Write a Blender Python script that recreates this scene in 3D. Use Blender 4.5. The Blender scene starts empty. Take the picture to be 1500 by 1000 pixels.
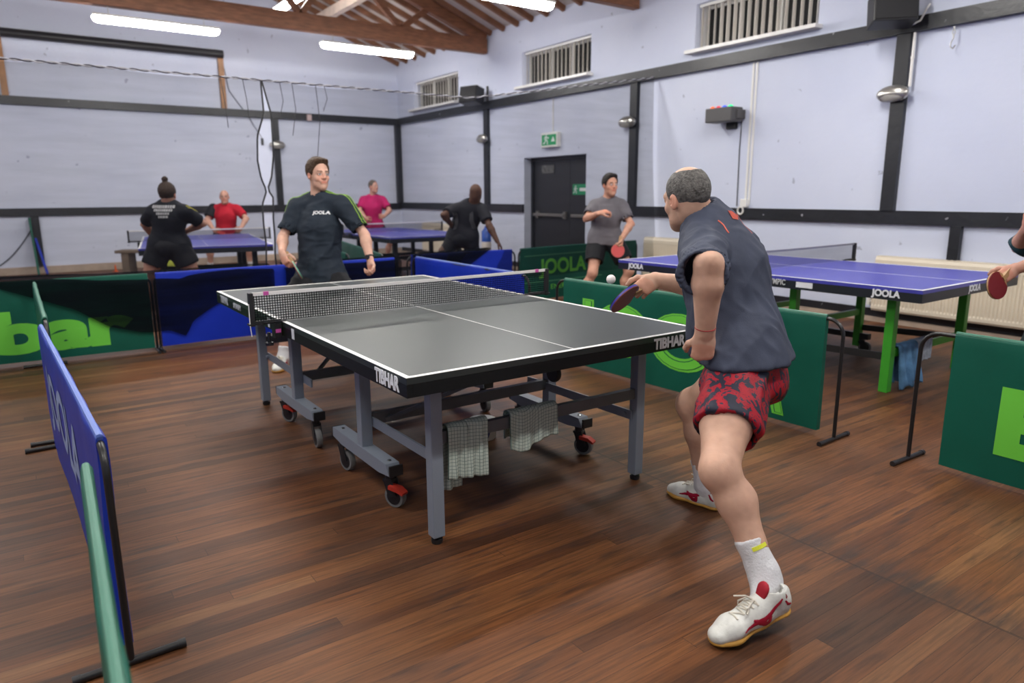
import bpy, bmesh, math, random
import numpy as np
from mathutils import Vector, Matrix, Quaternion
from mathutils.bvhtree import BVHTree
random.seed(7); np.random.seed(7)
SC = bpy.context.scene
COL = SC.collection
V = Vector
PI = math.pi

# ------------------------------------------------------------------ materials
MATS = {}
def mat(name, col, rough=.5, metal=0., spec=.5, bump=0., bscale=60., var=0., vscale=4., emit=None, strength=0., alpha=None, coat=0., stretch=(1, 1, 1)):
    if name in MATS: return MATS[name]
    m = bpy.data.materials.new(name); m.use_nodes = True
    nt = m.node_tree; b = nt.nodes['Principled BSDF']
    b.inputs['Base Color'].default_value = (*col, 1)
    b.inputs['Roughness'].default_value = rough
    b.inputs['Metallic'].default_value = metal
    b.inputs['Specular IOR Level'].default_value = spec
    if coat: b.inputs['Coat Weight'].default_value = coat; b.inputs['Coat Roughness'].default_value = .15
    if emit:
        b.inputs['Emission Color'].default_value = (*emit, 1); b.inputs['Emission Strength'].default_value = strength
    if var or bump:
        tc = nt.nodes.new('ShaderNodeTexCoord'); mp = nt.nodes.new('ShaderNodeMapping')
        mp.inputs['Scale'].default_value = stretch
        nt.links.new(tc.outputs['Object'], mp.inputs['Vector'])
    if var:
        n = nt.nodes.new('ShaderNodeTexNoise'); n.inputs['Scale'].default_value = vscale; n.inputs['Detail'].default_value = 5
        nt.links.new(mp.outputs['Vector'], n.inputs['Vector'])
        r = nt.nodes.new('ShaderNodeValToRGB')
        r.color_ramp.elements[0].position = .3; r.color_ramp.elements[1].position = .7
        r.color_ramp.elements[0].color = (*[max(0, c * (1 - var)) for c in col], 1)
        r.color_ramp.elements[1].color = (*[min(1, c * (1 + var)) for c in col], 1)
        nt.links.new(n.outputs['Fac'], r.inputs['Fac']); nt.links.new(r.outputs['Color'], b.inputs['Base Color'])
    if bump:
        n2 = nt.nodes.new('ShaderNodeTexNoise'); n2.inputs['Scale'].default_value = bscale; n2.inputs['Detail'].default_value = 4
        nt.links.new(mp.outputs['Vector'], n2.inputs['Vector'])
        bp = nt.nodes.new('ShaderNodeBump'); bp.inputs['Strength'].default_value = bump; bp.inputs['Distance'].default_value = .01
        nt.links.new(n2.outputs['Fac'], bp.inputs['Height']); nt.links.new(bp.outputs['Normal'], b.inputs['Normal'])
    MATS[name] = m
    return m

def mat_attr(name, rough=.5, bump=0., bscale=200., spec=.4, sss=0.):
    """colour read from the mesh's own colour attribute (albedo only)"""
    if name in MATS: return MATS[name]
    m = bpy.data.materials.new(name); m.use_nodes = True
    nt = m.node_tree; b = nt.nodes['Principled BSDF']
    a = nt.nodes.new('ShaderNodeAttribute'); a.attribute_name = 'col'
    nt.links.new(a.outputs['Color'], b.inputs['Base Color'])
    b.inputs['Roughness'].default_value = rough; b.inputs['Specular IOR Level'].default_value = spec
    if sss:
        b.inputs['Subsurface Weight'].default_value = sss; b.inputs['Subsurface Scale'].default_value = .01
    if bump:
        tc = nt.nodes.new('ShaderNodeTexCoord')
        n2 = nt.nodes.new('ShaderNodeTexNoise'); n2.inputs['Scale'].default_value = bscale
        nt.links.new(tc.outputs['Object'], n2.inputs['Vector'])
        bp = nt.nodes.new('ShaderNodeBump'); bp.inputs['Strength'].default_value = bump; bp.inputs['Distance'].default_value = .004
        nt.links.new(n2.outputs['Fac'], bp.inputs['Height']); nt.links.new(bp.outputs['Normal'], b.inputs['Normal'])
    MATS[name] = m
    return m

def mat_net(name, col, density, scale=None):
    m = bpy.data.materials.new(name); m.use_nodes = True
    nt = m.node_tree; nt.nodes.clear()
    o = nt.nodes.new('ShaderNodeOutputMaterial'); mx = nt.nodes.new('ShaderNodeMixShader')
    t = nt.nodes.new('ShaderNodeBsdfTransparent'); d = nt.nodes.new('ShaderNodeBsdfDiffuse')
    d.inputs['Color'].default_value = (*col, 1)
    nt.links.new(t.outputs[0], mx.inputs[1]); nt.links.new(d.outputs[0], mx.inputs[2]); nt.links.new(mx.outputs[0], o.inputs[0])
    mx.inputs[0].default_value = density
    tc = nt.nodes.new('ShaderNodeTexCoord')
    n = nt.nodes.new('ShaderNodeTexNoise'); n.inputs['Scale'].default_value = 1.3; n.inputs['Detail'].default_value = 6
    mp = nt.nodes.new('ShaderNodeMapping'); mp.inputs['Scale'].default_value = (1.2, 1, 9)
    nt.links.new(tc.outputs['Object'], mp.inputs[0]); nt.links.new(mp.outputs[0], n.inputs['Vector'])
    mr = nt.nodes.new('ShaderNodeMapRange')
    mr.inputs[1].default_value = .3; mr.inputs[2].default_value = .7; mr.inputs[3].default_value = density * .88; mr.inputs[4].default_value = min(1, density * 1.12)
    nt.links.new(n.outputs['Fac'], mr.inputs[0]); nt.links.new(mr.outputs[0], mx.inputs[0])
    MATS[name] = m
    return m

def mat_grid(name, col, cu, cv, thick):
    """woven net: thread where u or v is near a thread line, open elsewhere (uv in metres)"""
    m = bpy.data.materials.new(name); m.use_nodes = True
    nt = m.node_tree; nt.nodes.clear()
    o = nt.nodes.new('ShaderNodeOutputMaterial'); mx = nt.nodes.new('ShaderNodeMixShader')
    t = nt.nodes.new('ShaderNodeBsdfTransparent'); d = nt.nodes.new('ShaderNodeBsdfDiffuse')
    d.inputs['Color'].default_value = (*col, 1)
    nt.links.new(t.outputs[0], mx.inputs[1]); nt.links.new(d.outputs[0], mx.inputs[2]); nt.links.new(mx.outputs[0], o.inputs[0])
    uv = nt.nodes.new('ShaderNodeUVMap'); sp = nt.nodes.new('ShaderNodeSeparateXYZ'); nt.links.new(uv.outputs[0], sp.inputs[0])
    outs = []
    for k, c in ((0, cu), (1, cv)):
        dv = nt.nodes.new('ShaderNodeMath'); dv.operation = 'DIVIDE'; dv.inputs[1].default_value = c; nt.links.new(sp.outputs[k], dv.inputs[0])
        fr = nt.nodes.new('ShaderNodeMath'); fr.operation = 'FRACT'; nt.links.new(dv.outputs[0], fr.inputs[0])
        lt = nt.nodes.new('ShaderNodeMath'); lt.operation = 'LESS_THAN'; lt.inputs[1].default_value = thick / c; nt.links.new(fr.outputs[0], lt.inputs[0])
        outs.append(lt)
    a = nt.nodes.new('ShaderNodeMath'); a.operation = 'MAXIMUM'
    nt.links.new(outs[0].outputs[0], a.inputs[0]); nt.links.new(outs[1].outputs[0], a.inputs[1])
    nt.links.new(a.outputs[0], mx.inputs[0])
    MATS[name] = m
    return m

# ------------------------------------------------------------------ objects
def tag(o, label=None, cat=None, group=None, kind=None):
    if label: o['label'] = label
    if cat: o['category'] = cat
    if group: o['group'] = group
    if kind: o['kind'] = kind
    return o
def empty(name, loc=(0, 0, 0), rz=0, label=None, cat=None, group=None):
    o = bpy.data.objects.new(name, None); COL.objects.link(o)
    o.empty_display_size = .1
    o.location = loc; o.rotation_euler = (0, 0, rz)
    return tag(o, label, cat, group)
def copy_tree(o, parent=None):
    c = o.copy(); COL.objects.link(c)
    if parent is not None: c.parent = parent
    for ch in list(o.children): copy_tree(ch, c)
    return c
def link_mesh(name, me, m=None, parent=None):
    o = bpy.data.objects.new(name, me); COL.objects.link(o)
    if m is not None: me.materials.append(m)
    if parent is not None: o.parent = parent
    return o

def frame_from(d, hint=V((0, 0, 1))):
    d = V(d).normalized()
    if abs(d.dot(hint)) > .98: hint = V((1, 0, 0))
    x = hint.cross(d).normalized(); y = d.cross(x).normalized()
    return x, y, d

class MB:
    def __init__(s): s.v = []; s.f = []; s.uv = None
    def add(s, vs, fs):
        n = len(s.v); s.v += [tuple(v) for v in vs]; s.f += [tuple(i + n for i in f) for f in fs]; return s
    def box(s, c, d, rz=0., bev=0.):
        c = V(c); hx, hy, hz = d[0] / 2, d[1] / 2, d[2] / 2
        M = Matrix.Rotation(rz, 3, 'Z')
        if bev > 0:
            bm = bmesh.new(); bmesh.ops.create_cube(bm, size=1)
            bmesh.ops.scale(bm, vec=d, verts=bm.verts)
            bmesh.ops.bevel(bm, geom=bm.edges[:], offset=bev, segments=2, affect='EDGES', profile=.5)
            bm.verts.index_update()
            s.add([M @ v.co + c for v in bm.verts], [[v.index for v in f.verts] for f in bm.faces]); bm.free(); return s
        vs = [M @ V((x, y, z)) + c for x in (-hx, hx) for y in (-hy, hy) for z in (-hz, hz)]
        return s.add(vs, [(0, 1, 3, 2), (4, 6, 7, 5), (0, 4, 5, 1), (2, 3, 7, 6), (0, 2, 6, 4), (1, 5, 7, 3)])
    def bar(s, a, b, w, h, hint=V((0, 0, 1)), bev=0.):
        """rectangular bar a->b, w across, h along the hint side"""
        a, b = V(a), V(b); x, y, d = frame_from(b - a, hint)
        vs = [p + x * (sx * w / 2) + y * (sy * h / 2) for p in (a, b) for sx, sy in ((-1, -1), (1, -1), (1, 1), (-1, 1))]
        return s.add(vs, [(3, 2, 1, 0), (4, 5, 6, 7), (0, 1, 5, 4), (1, 2, 6, 5), (2, 3, 7, 6), (3, 0, 4, 7)])
    def tube(s, pts, r, seg=10, closed=False, cap=True):
        pts = [V(p) for p in pts]; n = len(pts)
        rs = r if isinstance(r, (list, tuple)) else [r] * n
        x = None; rings = []
        for i, p in enumerate(pts):
            if closed: d = pts[(i + 1) % n] - pts[i - 1]
            else: d = pts[min(i + 1, n - 1)] - pts[max(i - 1, 0)]
            d = d.normalized() if d.length > 1e-9 else V((0, 0, 1))
            if x is None: x, y, _ = frame_from(d)
            else:
                x = (x - d * x.dot(d)); x = x.normalized() if x.length > 1e-6 else frame_from(d)[0]
                y = d.cross(x)
            rings.append([p + (x * math.cos(2 * PI * k / seg) + y * math.sin(2 * PI * k / seg)) * rs[i] for k in range(seg)])
        vs = [v for rg in rings for v in rg]; fs = []
        m = n if closed else n - 1
        for i in range(m):
            a = i * seg; b = ((i + 1) % n) * seg
            for k in range(seg): fs.append((a + k, a + (k + 1) % seg, b + (k + 1) % seg, b + k))
        if cap and not closed:
            fs.append(tuple(range(seg))[::-1]); fs.append(tuple((n - 1) * seg + k for k in range(seg)))
        return s.add(vs, fs)
    def cyl(s, a, b, r, seg=20): return s.tube([a, b], r, seg)
    def lathe(s, prof, c=(0, 0, 0), axis=V((0, 0, 1)), seg=24):
        """prof: (radius, height) list along axis"""
        x, y, d = frame_from(axis); c = V(c); vs = []; fs = []
        for r, h in prof:
            for k in range(seg):
                a = 2 * PI * k / seg; vs.append(c + d * h + (x * math.cos(a) + y * math.sin(a)) * r)
        for i in range(len(prof) - 1):
            for k in range(seg): fs.append((i * seg + k, i * seg + (k + 1) % seg, (i + 1) * seg + (k + 1) % seg, (i + 1) * seg + k))
        fs.append(tuple(range(seg))[::-1]); fs.append(tuple((len(prof) - 1) * seg + k for k in range(seg)))
        return s.add(vs, fs)
    def prism(s, poly, O, X, Y, depth):
        """2-D polygon in the frame O, X, Y extruded by depth along X x Y"""
        O, X, Y = V(O), V(X), V(Y); Z = X.cross(Y).normalized(); n = len(poly)
        vs = [O + X * p[0] + Y * p[1] for p in poly] + [O + X * p[0] + Y * p[1] + Z * depth for p in poly]
        fs = [tuple(range(n))[::-1], tuple(range(n, 2 * n))] + [(i, (i + 1) % n, n + (i + 1) % n, n + i) for i in range(n)]
        return s.add(vs, fs)
    def grid(s, fn, nu, nv, uvfn=None):
        n = len(s.v)
        for j in range(nv + 1):
            for i in range(nu + 1): s.v.append(tuple(fn(i / nu, j / nv)))
        if uvfn:
            if s.uv is None: s.uv = {}
            for j in range(nv + 1):
                for i in range(nu + 1): s.uv[n + j * (nu + 1) + i] = uvfn(i / nu, j / nv)
        for j in range(nv):
            for i in range(nu):
                a = n + j * (nu + 1) + i; s.f.append((a, a + 1, a + nu + 2, a + nu + 1))
        return s
    def mesh(s, name, smooth=False, angle=40):
        me = bpy.data.meshes.new(name); me.from_pydata(s.v, [], s.f)
        me.update()
        bm = bmesh.new(); bm.from_mesh(me); bmesh.ops.recalc_face_normals(bm, faces=bm.faces); bm.to_mesh(me); bm.free()
        if s.uv:
            l = me.uv_layers.new(name='UVMap')
            for lp in me.loops: l.data[lp.index].uv = s.uv.get(lp.vertex_index, (0, 0))
        if smooth:
            me.polygons.foreach_set('use_smooth', [True] * len(me.polygons))
            if angle < 180: me.set_sharp_from_angle(angle=math.radians(angle))
        return me
    def build(s, name, m, parent=None, smooth=False, angle=40):
        return link_mesh(name, s.mesh(name, smooth, angle), m, parent)

def text_mesh(txt, size, bold=0., extrude=.001, shear=0., spacing=1., width=1.):
    c = bpy.data.curves.new('lettering', 'FONT'); c.body = txt; c.size = size; c.extrude = extrude
    c.offset = bold * size; c.shear = shear; c.space_character = spacing; c.align_x = 'CENTER'; c.align_y = 'CENTER'
    c.resolution_u = 6
    o = bpy.data.objects.new('lettering', c); COL.objects.link(o)
    dg = bpy.context.evaluated_depsgraph_get(); dg.update()
    me = bpy.data.meshes.new_from_object(o.evaluated_get(dg))
    bpy.data.objects.remove(o); bpy.data.curves.remove(c)
    if width != 1.:
        for v in me.vertices: v.co.x *= width
    return me
def lettering(txt, size, O, X, Y, m, parent=None, bold=.02, extrude=.0015, name='lettering', width=1., shear=0., spacing=1.):
    """text centred at O, reading along X, up along Y (in parent space)"""
    me = text_mesh(txt, size, bold, extrude, shear, spacing, width)
    X, Y = V(X).normalized(), V(Y).normalized(); Z = X.cross(Y)
    M = Matrix((X, Y, Z)).transposed().to_4x4(); M.translation = V(O)
    me.transform(M)
    return link_mesh(name, me, m, parent)

# ------------------------------------------------------------------ implicit-surface bodies
class SDF:
    def __init__(s): s.p = []
    def cone(s, a, b, ra, rb, k=.03, flat=None, op='add'):
        s.p.append(dict(t='cone', a=np.array(a, float), b=np.array(b, float), ra=ra, rb=rb, k=k, flat=flat, op=op)); return s
    def ccone(s, a, b, ra, rb, k=.02, rnd=.004, flat=None, op='add'):
        s.p.append(dict(t='ccone', a=np.array(a, float), b=np.array(b, float), ra=ra - rnd, rb=rb - rnd, k=k, rnd=rnd, flat=flat, op=op)); return s
    def ell(s, c, r, R=None, k=.03, op='add'):
        s.p.append(dict(t='ell', c=np.array(c, float), r=np.array(r, float), R=np.eye(3) if R is None else np.array(R, float), k=k, op=op)); return s
    def plane(s, p, n):
        n = np.array(n, float); s.p.append(dict(t='plane', a=np.array(p, float), n=n / np.linalg.norm(n), op='cut')); return s
    @staticmethod
    def bounds(q):
        if q['t'] == 'ell':
            m = q['r'].max(); return q['c'] - m, q['c'] + m
        m = max(q['ra'], q['rb']) * 1.05 + .01
        return np.minimum(q['a'], q['b']) - m, np.maximum(q['a'], q['b']) + m
    @staticmethod
    def dist(q, P):
        if q['t'] == 'plane': return (P - q['a']) @ q['n']
        if q['t'] == 'ell':
            L = (P - q['c']) @ q['R']
            k0 = np.sqrt(((L / q['r']) ** 2).sum(-1)); k1 = np.sqrt(((L / q['r'] ** 2) ** 2).sum(-1)) + 1e-9
            return k0 * (k0 - 1) / k1
        a, b = q['a'], q['b']; sc = 1.
        if q.get('flat') is not None:
            nrm, f = q['flat']; nrm = np.array(nrm, float); nrm /= np.linalg.norm(nrm); c = (a + b) / 2
            P = P + np.outer((P.reshape(-1, 3) - c) @ nrm, nrm).reshape(P.shape) * (1 / f - 1)
            a = a + nrm * ((a - c) @ nrm) * (1 / f - 1); b = b + nrm * ((b - c) @ nrm) * (1 / f - 1); sc = (1 + f) / 2
        ba = b - a; L2 = ba @ ba + 1e-12; pa = P - a; t = (pa @ ba) / L2
        if q['t'] == 'cone':
            h = np.clip(t, 0, 1); d = np.sqrt(((pa - h[..., None] * ba) ** 2).sum(-1)); return (d - (q['ra'] + (q['rb'] - q['ra']) * h)) * sc
        ra, rb = q['ra'], q['rb']
        x = np.sqrt(np.maximum(((pa - t[..., None] * ba) ** 2).sum(-1), 0)); rba = rb - ra
        cax = np.maximum(0, x - np.where(t < .5, ra, rb)); cay = np.abs(t - .5) - .5
        k = rba * rba + L2; f = np.clip((rba * (x - ra) + t * L2) / k, 0, 1)
        cbx = x - ra - f * rba; cby = t - f
        sg = np.where((cbx < 0) & (cay < 0), -1., 1.)
        return (sg * np.sqrt(np.minimum(cax ** 2 + cay ** 2 * L2, cbx ** 2 + cby ** 2 * L2)) - q['rnd']) * sc
    def field(s, lo, n, h):
        ax = [lo[i] + h * np.arange(n[i]) for i in range(3)]
        D = np.full(n, .5)
        for q in s.p:
            if q['t'] == 'plane': sl = (slice(None),) * 3
            else:
                b0, b1 = s.bounds(q); pad = q.get('k', .02) + 2.5 * h
                i0 = [max(0, int(math.floor((b0[i] - pad - lo[i]) / h))) for i in range(3)]
                i1 = [min(n[i], int(math.ceil((b1[i] + pad - lo[i]) / h)) + 1) for i in range(3)]
                if any(i1[i] <= i0[i] for i in range(3)): continue
                sl = tuple(slice(i0[i], i1[i]) for i in range(3))
            G = np.stack(np.meshgrid(ax[0][sl[0]], ax[1][sl[1]], ax[2][sl[2]], indexing='ij'), -1)
            d = s.dist(q, G); A = D[sl]
            if q['op'] == 'add':
                k = q['k']
                if k > 0:
                    hh = np.maximum(k - np.abs(A - d), 0) / k; D[sl] = np.minimum(A, d) - hh * hh * k / 4
                else: D[sl] = np.minimum(A, d)
            elif q['op'] == 'sub': D[sl] = np.maximum(A, -d)
            else: D[sl] = np.maximum(A, d)
        return D
    def surf(s, lo, hi, h):
        lo = np.array(lo, float); n = tuple(int(math.ceil((hi[i] - lo[i]) / h)) + 1 for i in range(3))
        D = s.field(lo, n, h); I = D < 0
        c = I[:-1, :-1, :-1].astype(np.int8)
        tot = sum(I[i:n[0] - 1 + i, j:n[1] - 1 + j, k:n[2] - 1 + k].astype(np.int8) for i in (0, 1) for j in (0, 1) for k in (0, 1))
        act = np.argwhere((tot > 0) & (tot < 8))
        idx = np.full((n[0] - 1, n[1] - 1, n[2] - 1), -1, np.int64); idx[act[:, 0], act[:, 1], act[:, 2]] = np.arange(len(act))
        acc = np.zeros((len(act), 3)); cnt = np.zeros(len(act))
        cr = [(i, j, k) for i in (0, 1) for j in (0, 1) for k in (0, 1)]
        for u in cr:
            for ax in range(3):
                if u[ax]: continue
                w = list(u); w[ax] = 1
                da = D[act[:, 0] + u[0], act[:, 1] + u[1], act[:, 2] + u[2]]; db = D[act[:, 0] + w[0], act[:, 1] + w[1], act[:, 2] + w[2]]
                m = (da < 0) != (db < 0); t = np.where(m, da / np.where(m, da - db, 1), 0)
                e = np.tile(np.array(u, float), (len(act), 1)); e[:, ax] += t
                acc[m] += e[m]; cnt[m] += 1
        vs = lo + h * (act + acc / cnt[:, None])
        fs = []
        for ax in range(3):
            b, c2 = (ax + 1) % 3, (ax + 2) % 3
            sl0 = [slice(None)] * 3; sl1 = [slice(None)] * 3
            sl0[ax] = slice(0, -1); sl1[ax] = slice(1, None)
            ch = I[tuple(sl0)] != I[tuple(sl1)]
            e = np.argwhere(ch)
            e = e[(e[:, b] > 0) & (e[:, c2] > 0) & (e[:, b] < n[b] - 1) & (e[:, c2] < n[c2] - 1)]
            def cell(db, dc):
                g = e.copy(); g[:, b] -= db; g[:, c2] -= dc; return idx[g[:, 0], g[:, 1], g[:, 2]]
            q = np.stack([cell(1, 1), cell(0, 1), cell(0, 0), cell(1, 0)], 1)
            ins = I[e[:, 0], e[:, 1], e[:, 2]]
            q[~ins] = q[~ins][:, ::-1]
            fs.append(q)
        return vs, np.concatenate(fs)
    def bbox(s):
        bs = [s.bounds(q) for q in s.p if q['t'] != 'plane' and q['op'] == 'add']
        return np.min([b[0] for b in bs], 0) - .03, np.max([b[1] for b in bs], 0) + .03
    def mesh(s, h, fine=()):
        """fine: list of (lo, hi, h) boxes meshed at their own, smaller step"""
        lo, hi = s.bbox(); v, f = s.surf(lo, hi, h)
        out_v, out_f = [], []
        keep = np.ones(len(f), bool)
        fc = v[f].mean(1)
        for l, u, hh in fine:
            keep &= ~np.all((fc > np.array(l) + h) & (fc < np.array(u) - h), 1)
        out_v.append(v); out_f.append(f[keep]); n = len(v)
        for l, u, hh in fine:
            v2, f2 = s.surf(np.array(l), np.array(u), hh)
            if len(f2): out_v.append(v2); out_f.append(f2 + n); n += len(v2)
        v = np.concatenate(out_v); f = np.concatenate(out_f)
        used = np.unique(f); mp = np.full(len(v), -1); mp[used] = np.arange(len(used))
        return v[used], mp[f]

_RND = np.random.rand(64, 64, 64)
def vnoise(P):
    i = np.floor(P).astype(int); f = P - i; f = f * f * (3 - 2 * f); r = 0
    for dx in (0, 1):
        for dy in (0, 1):
            for dz in (0, 1):
                w = (f[:, 0] if dx else 1 - f[:, 0]) * (f[:, 1] if dy else 1 - f[:, 1]) * (f[:, 2] if dz else 1 - f[:, 2])
                r = r + w * _RND[(i[:, 0] + dx) % 64, (i[:, 1] + dy) % 64, (i[:, 2] + dz) % 64]
    return r * 2 - 1
def np_mesh(name, v, f, m, parent, cols=None):
    me = bpy.data.meshes.new(name)
    me.vertices.add(len(v)); me.vertices.foreach_set('co', v.astype(np.float32).ravel())
    me.loops.add(len(f) * 4); me.loops.foreach_set('vertex_index', f.astype(np.int32).ravel())
    me.polygons.add(len(f)); me.polygons.foreach_set('loop_start', np.arange(0, len(f) * 4, 4, dtype=np.int32))
    me.update(calc_edges=True); me.validate()
    me.polygons.foreach_set('use_smooth', [True] * len(me.polygons))
    if cols is not None:
        a = me.color_attributes.new('col', 'FLOAT_COLOR', 'POINT')
        a.data.foreach_set('color', np.concatenate([cols, np.ones((len(v), 1))], 1).astype(np.float32).ravel())
    me.update()
    return link_mesh(name, me, m, parent)
def normals_of(v, f):
    a = v[f[:, 2]] - v[f[:, 0]]; b = v[f[:, 3]] - v[f[:, 1]]; nn = np.cross(a, b)
    N = np.zeros_like(v)
    for k in range(4): np.add.at(N, f[:, k], nn)
    return N / (np.linalg.norm(N, axis=1)[:, None] + 1e-12)
def relax(v, f, n=2, lam=.5):
    """evens out the stepped rims of cuffs, collars and hems"""
    e = np.concatenate([f[:, [0, 1]], f[:, [1, 2]], f[:, [2, 3]], f[:, [3, 0]]]); e = np.concatenate([e, e[:, ::-1]])
    for _ in range(n):
        A = np.zeros_like(v); c = np.zeros(len(v)); np.add.at(A, e[:, 0], v[e[:, 1]]); np.add.at(c, e[:, 0], 1)
        v = v * (1 - lam) + lam * A / np.maximum(c, 1)[:, None]
    return v
def folds(v, f, amp, scale, stretch_dir=None, stretch=3., seed=0):
    """cloth wrinkles: ridged noise pushed along the normals, drawn out along stretch_dir"""
    N = normals_of(v, f); P = v * scale + seed * 7.3
    if stretch_dir is not None:
        d = np.array(stretch_dir, float); d /= np.linalg.norm(d)
        P = P - np.outer(P @ d, d) * (1 - 1 / stretch)
    w = P + .6 * np.stack([vnoise(P * .7 + 11), vnoise(P * .7 + 23), vnoise(P * .7 + 37)], 1)
    r = 1 - np.abs(vnoise(w)) * 2
    return v + N * (amp * (r * .7 + .3 * vnoise(P * 2.3)))[:, None]
LAMP = 57.0; EXPOSURE = 0.45
# ------------------------------------------------------------------ room materials
def mat_floor():
    m = bpy.data.materials.new('worn_floor_boards'); m.use_nodes = True; nt = m.node_tree; b = nt.nodes['Principled BSDF']
    N = nt.nodes.new; L = nt.links.new
    tc = N('ShaderNodeTexCoord'); sp = N('ShaderNodeSeparateXYZ'); L(tc.outputs['Object'], sp.inputs[0])
    def mth(op, a, bb=None, c=None):
        n = N('ShaderNodeMath'); n.operation = op
        for i, q in enumerate((a, bb, c)):
            if q is None: continue
            if isinstance(q, (int, float)): n.inputs[i].default_value = q
            else: L(q, n.inputs[i])
        return n.outputs[0]
    W = .062
    x0, y = sp.outputs[0], sp.outputs[1]
    side = mth('GREATER_THAN', x0, .64)                      # the joint line where two runs of boards meet
    row = mth('FLOOR', mth('DIVIDE', mth('ADD', y, mth('MULTIPLY', side, .031)), W))
    wn = N('ShaderNodeTexWhiteNoise'); wn.noise_dimensions = '1D'; L(mth('ADD', row, mth('MULTIPLY', side, 517.)), wn.inputs['W'])
    xs = mth('ADD', x0, mth('MULTIPLY', wn.outputs['Value'], 9.7))
    pl = mth('FLOOR', mth('DIVIDE', xs, 3.1))
    wn2 = N('ShaderNodeTexWhiteNoise'); wn2.noise_dimensions = '3D'
    cb = N('ShaderNodeCombineXYZ'); L(row, cb.inputs[0]); L(pl, cb.inputs[1]); L(side, cb.inputs[2]); L(cb.outputs[0], wn2.inputs['Vector'])
    ramp = N('ShaderNodeValToRGB'); cr = ramp.color_ramp
    cr.elements[0].position = 0; cr.elements[0].color = (0.060, 0.023, 0.010, 1)
    cr.elements[1].position = 1; cr.elements[1].color = (0.174, 0.077, 0.029, 1)
    for p, c in ((.3, (0.112, 0.040, 0.014)), (.6, (0.132, 0.049, 0.017)), (.88, (0.152, 0.059, 0.020))):
        e = cr.elements.new(p); e.color = (*c, 1)
    L(wn2.outputs['Value'], ramp.inputs[0])
    # grain
    mp = N('ShaderNodeMapping'); mp.inputs['Scale'].default_value = (3.5, 90, 1); L(tc.outputs['Object'], mp.inputs[0])
    ad = N('ShaderNodeVectorMath'); L(mp.outputs[0], ad.inputs[0]); L(wn2.outputs['Color'], ad.inputs[1])
    g = N('ShaderNodeTexNoise'); g.inputs['Scale'].default_value = 1; g.inputs['Detail'].default_value = 8; g.inputs['Roughness'].default_value = .65; L(ad.outputs[0], g.inputs['Vector'])
    gr = N('ShaderNodeMapRange'); gr.inputs[1].default_value = .25; gr.inputs[2].default_value = .75; gr.inputs[3].default_value = .50; gr.inputs[4].default_value = 1.5; L(g.outputs['Fac'], gr.inputs[0])
    mx = N('ShaderNodeMix'); mx.data_type = 'RGBA'; mx.blend_type = 'MULTIPLY'; mx.inputs[0].default_value = 1; L(ramp.outputs[0], mx.inputs[6]); L(gr.outputs[0], mx.inputs[7])
    # worn and grimy patches
    w = N('ShaderNodeTexNoise'); w.inputs['Scale'].default_value = .8; w.inputs['Detail'].default_value = 6; w.inputs['Roughness'].default_value = .6; L(tc.outputs['Object'], w.inputs['Vector'])
    wr = N('ShaderNodeMapRange'); wr.inputs[1].default_value = .45; wr.inputs[2].default_value = .72; wr.inputs[3].default_value = 0; wr.inputs[4].default_value = .55; L(w.outputs['Fac'], wr.inputs[0])
    mx2 = N('ShaderNodeMix'); mx2.data_type = 'RGBA'; L(wr.outputs[0], mx2.inputs[0]); L(mx.outputs[2], mx2.inputs[6]); mx2.inputs[7].default_value = (.092, .060, .042, 1)
    mp3 = N('ShaderNodeMapping'); mp3.inputs['Scale'].default_value = (3, 22, 1); L(tc.outputs['Object'], mp3.inputs[0])
    s2 = N('ShaderNodeTexNoise'); s2.inputs['Scale'].default_value = 1.2; s2.inputs['Detail'].default_value = 7; L(mp3.outputs[0], s2.inputs['Vector'])
    sr = N('ShaderNodeMapRange'); sr.inputs[1].default_value = .54; sr.inputs[2].default_value = .70; sr.inputs[3].default_value = 0; sr.inputs[4].default_value = .75; L(s2.outputs['Fac'], sr.inputs[0])
    mx3 = N('ShaderNodeMix'); mx3.data_type = 'RGBA'; L(sr.outputs[0], mx3.inputs[0]); L(mx2.outputs[2], mx3.inputs[6]); mx3.inputs[7].default_value = (.036, .020, .014, 1)
    # joints between the boards
    fr = mth('FRACT', mth('DIVIDE', mth('ADD', y, mth('MULTIPLY', side, .031)), W)); j1 = mth('LESS_THAN', fr, .035)
    fx = mth('FRACT', mth('DIVIDE', xs, 3.1)); j2 = mth('LESS_THAN', fx, .0009)
    j3 = mth('LESS_THAN', mth('ABSOLUTE', mth('SUBTRACT', x0, .64)), .006)
    j = mth('MAXIMUM', mth('MAXIMUM', j1, j2), j3)
    mx4 = N('ShaderNodeMix'); mx4.data_type = 'RGBA'; L(mth('MULTIPLY', j, .55), mx4.inputs[0]); L(mx3.outputs[2], mx4.inputs[6]); mx4.inputs[7].default_value = (.012, .007, .005, 1)
    # grime trodden in along the joint line
    gm = N('ShaderNodeMapRange'); gm.inputs[1].default_value = .02; gm.inputs[2].default_value = .16; gm.inputs[3].default_value = 1; gm.inputs[4].default_value = 0; L(mth('ABSOLUTE', mth('SUBTRACT', x0, .70)), gm.inputs[0])
    gn = N('ShaderNodeMapRange'); gn.inputs[1].default_value = .35; gn.inputs[2].default_value = .6; gn.inputs[3].default_value = 0; gn.inputs[4].default_value = .8; L(s2.outputs['Fac'], gn.inputs[0])
    mx5 = N('ShaderNodeMix'); mx5.data_type = 'RGBA'; L(mth('MULTIPLY', gm.outputs[0], gn.outputs[0]), mx5.inputs[0]); L(mx4.outputs[2], mx5.inputs[6]); mx5.inputs[7].default_value = (.040, .026, .020, 1)
    L(mx5.outputs[2], b.inputs['Base Color'])
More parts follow.
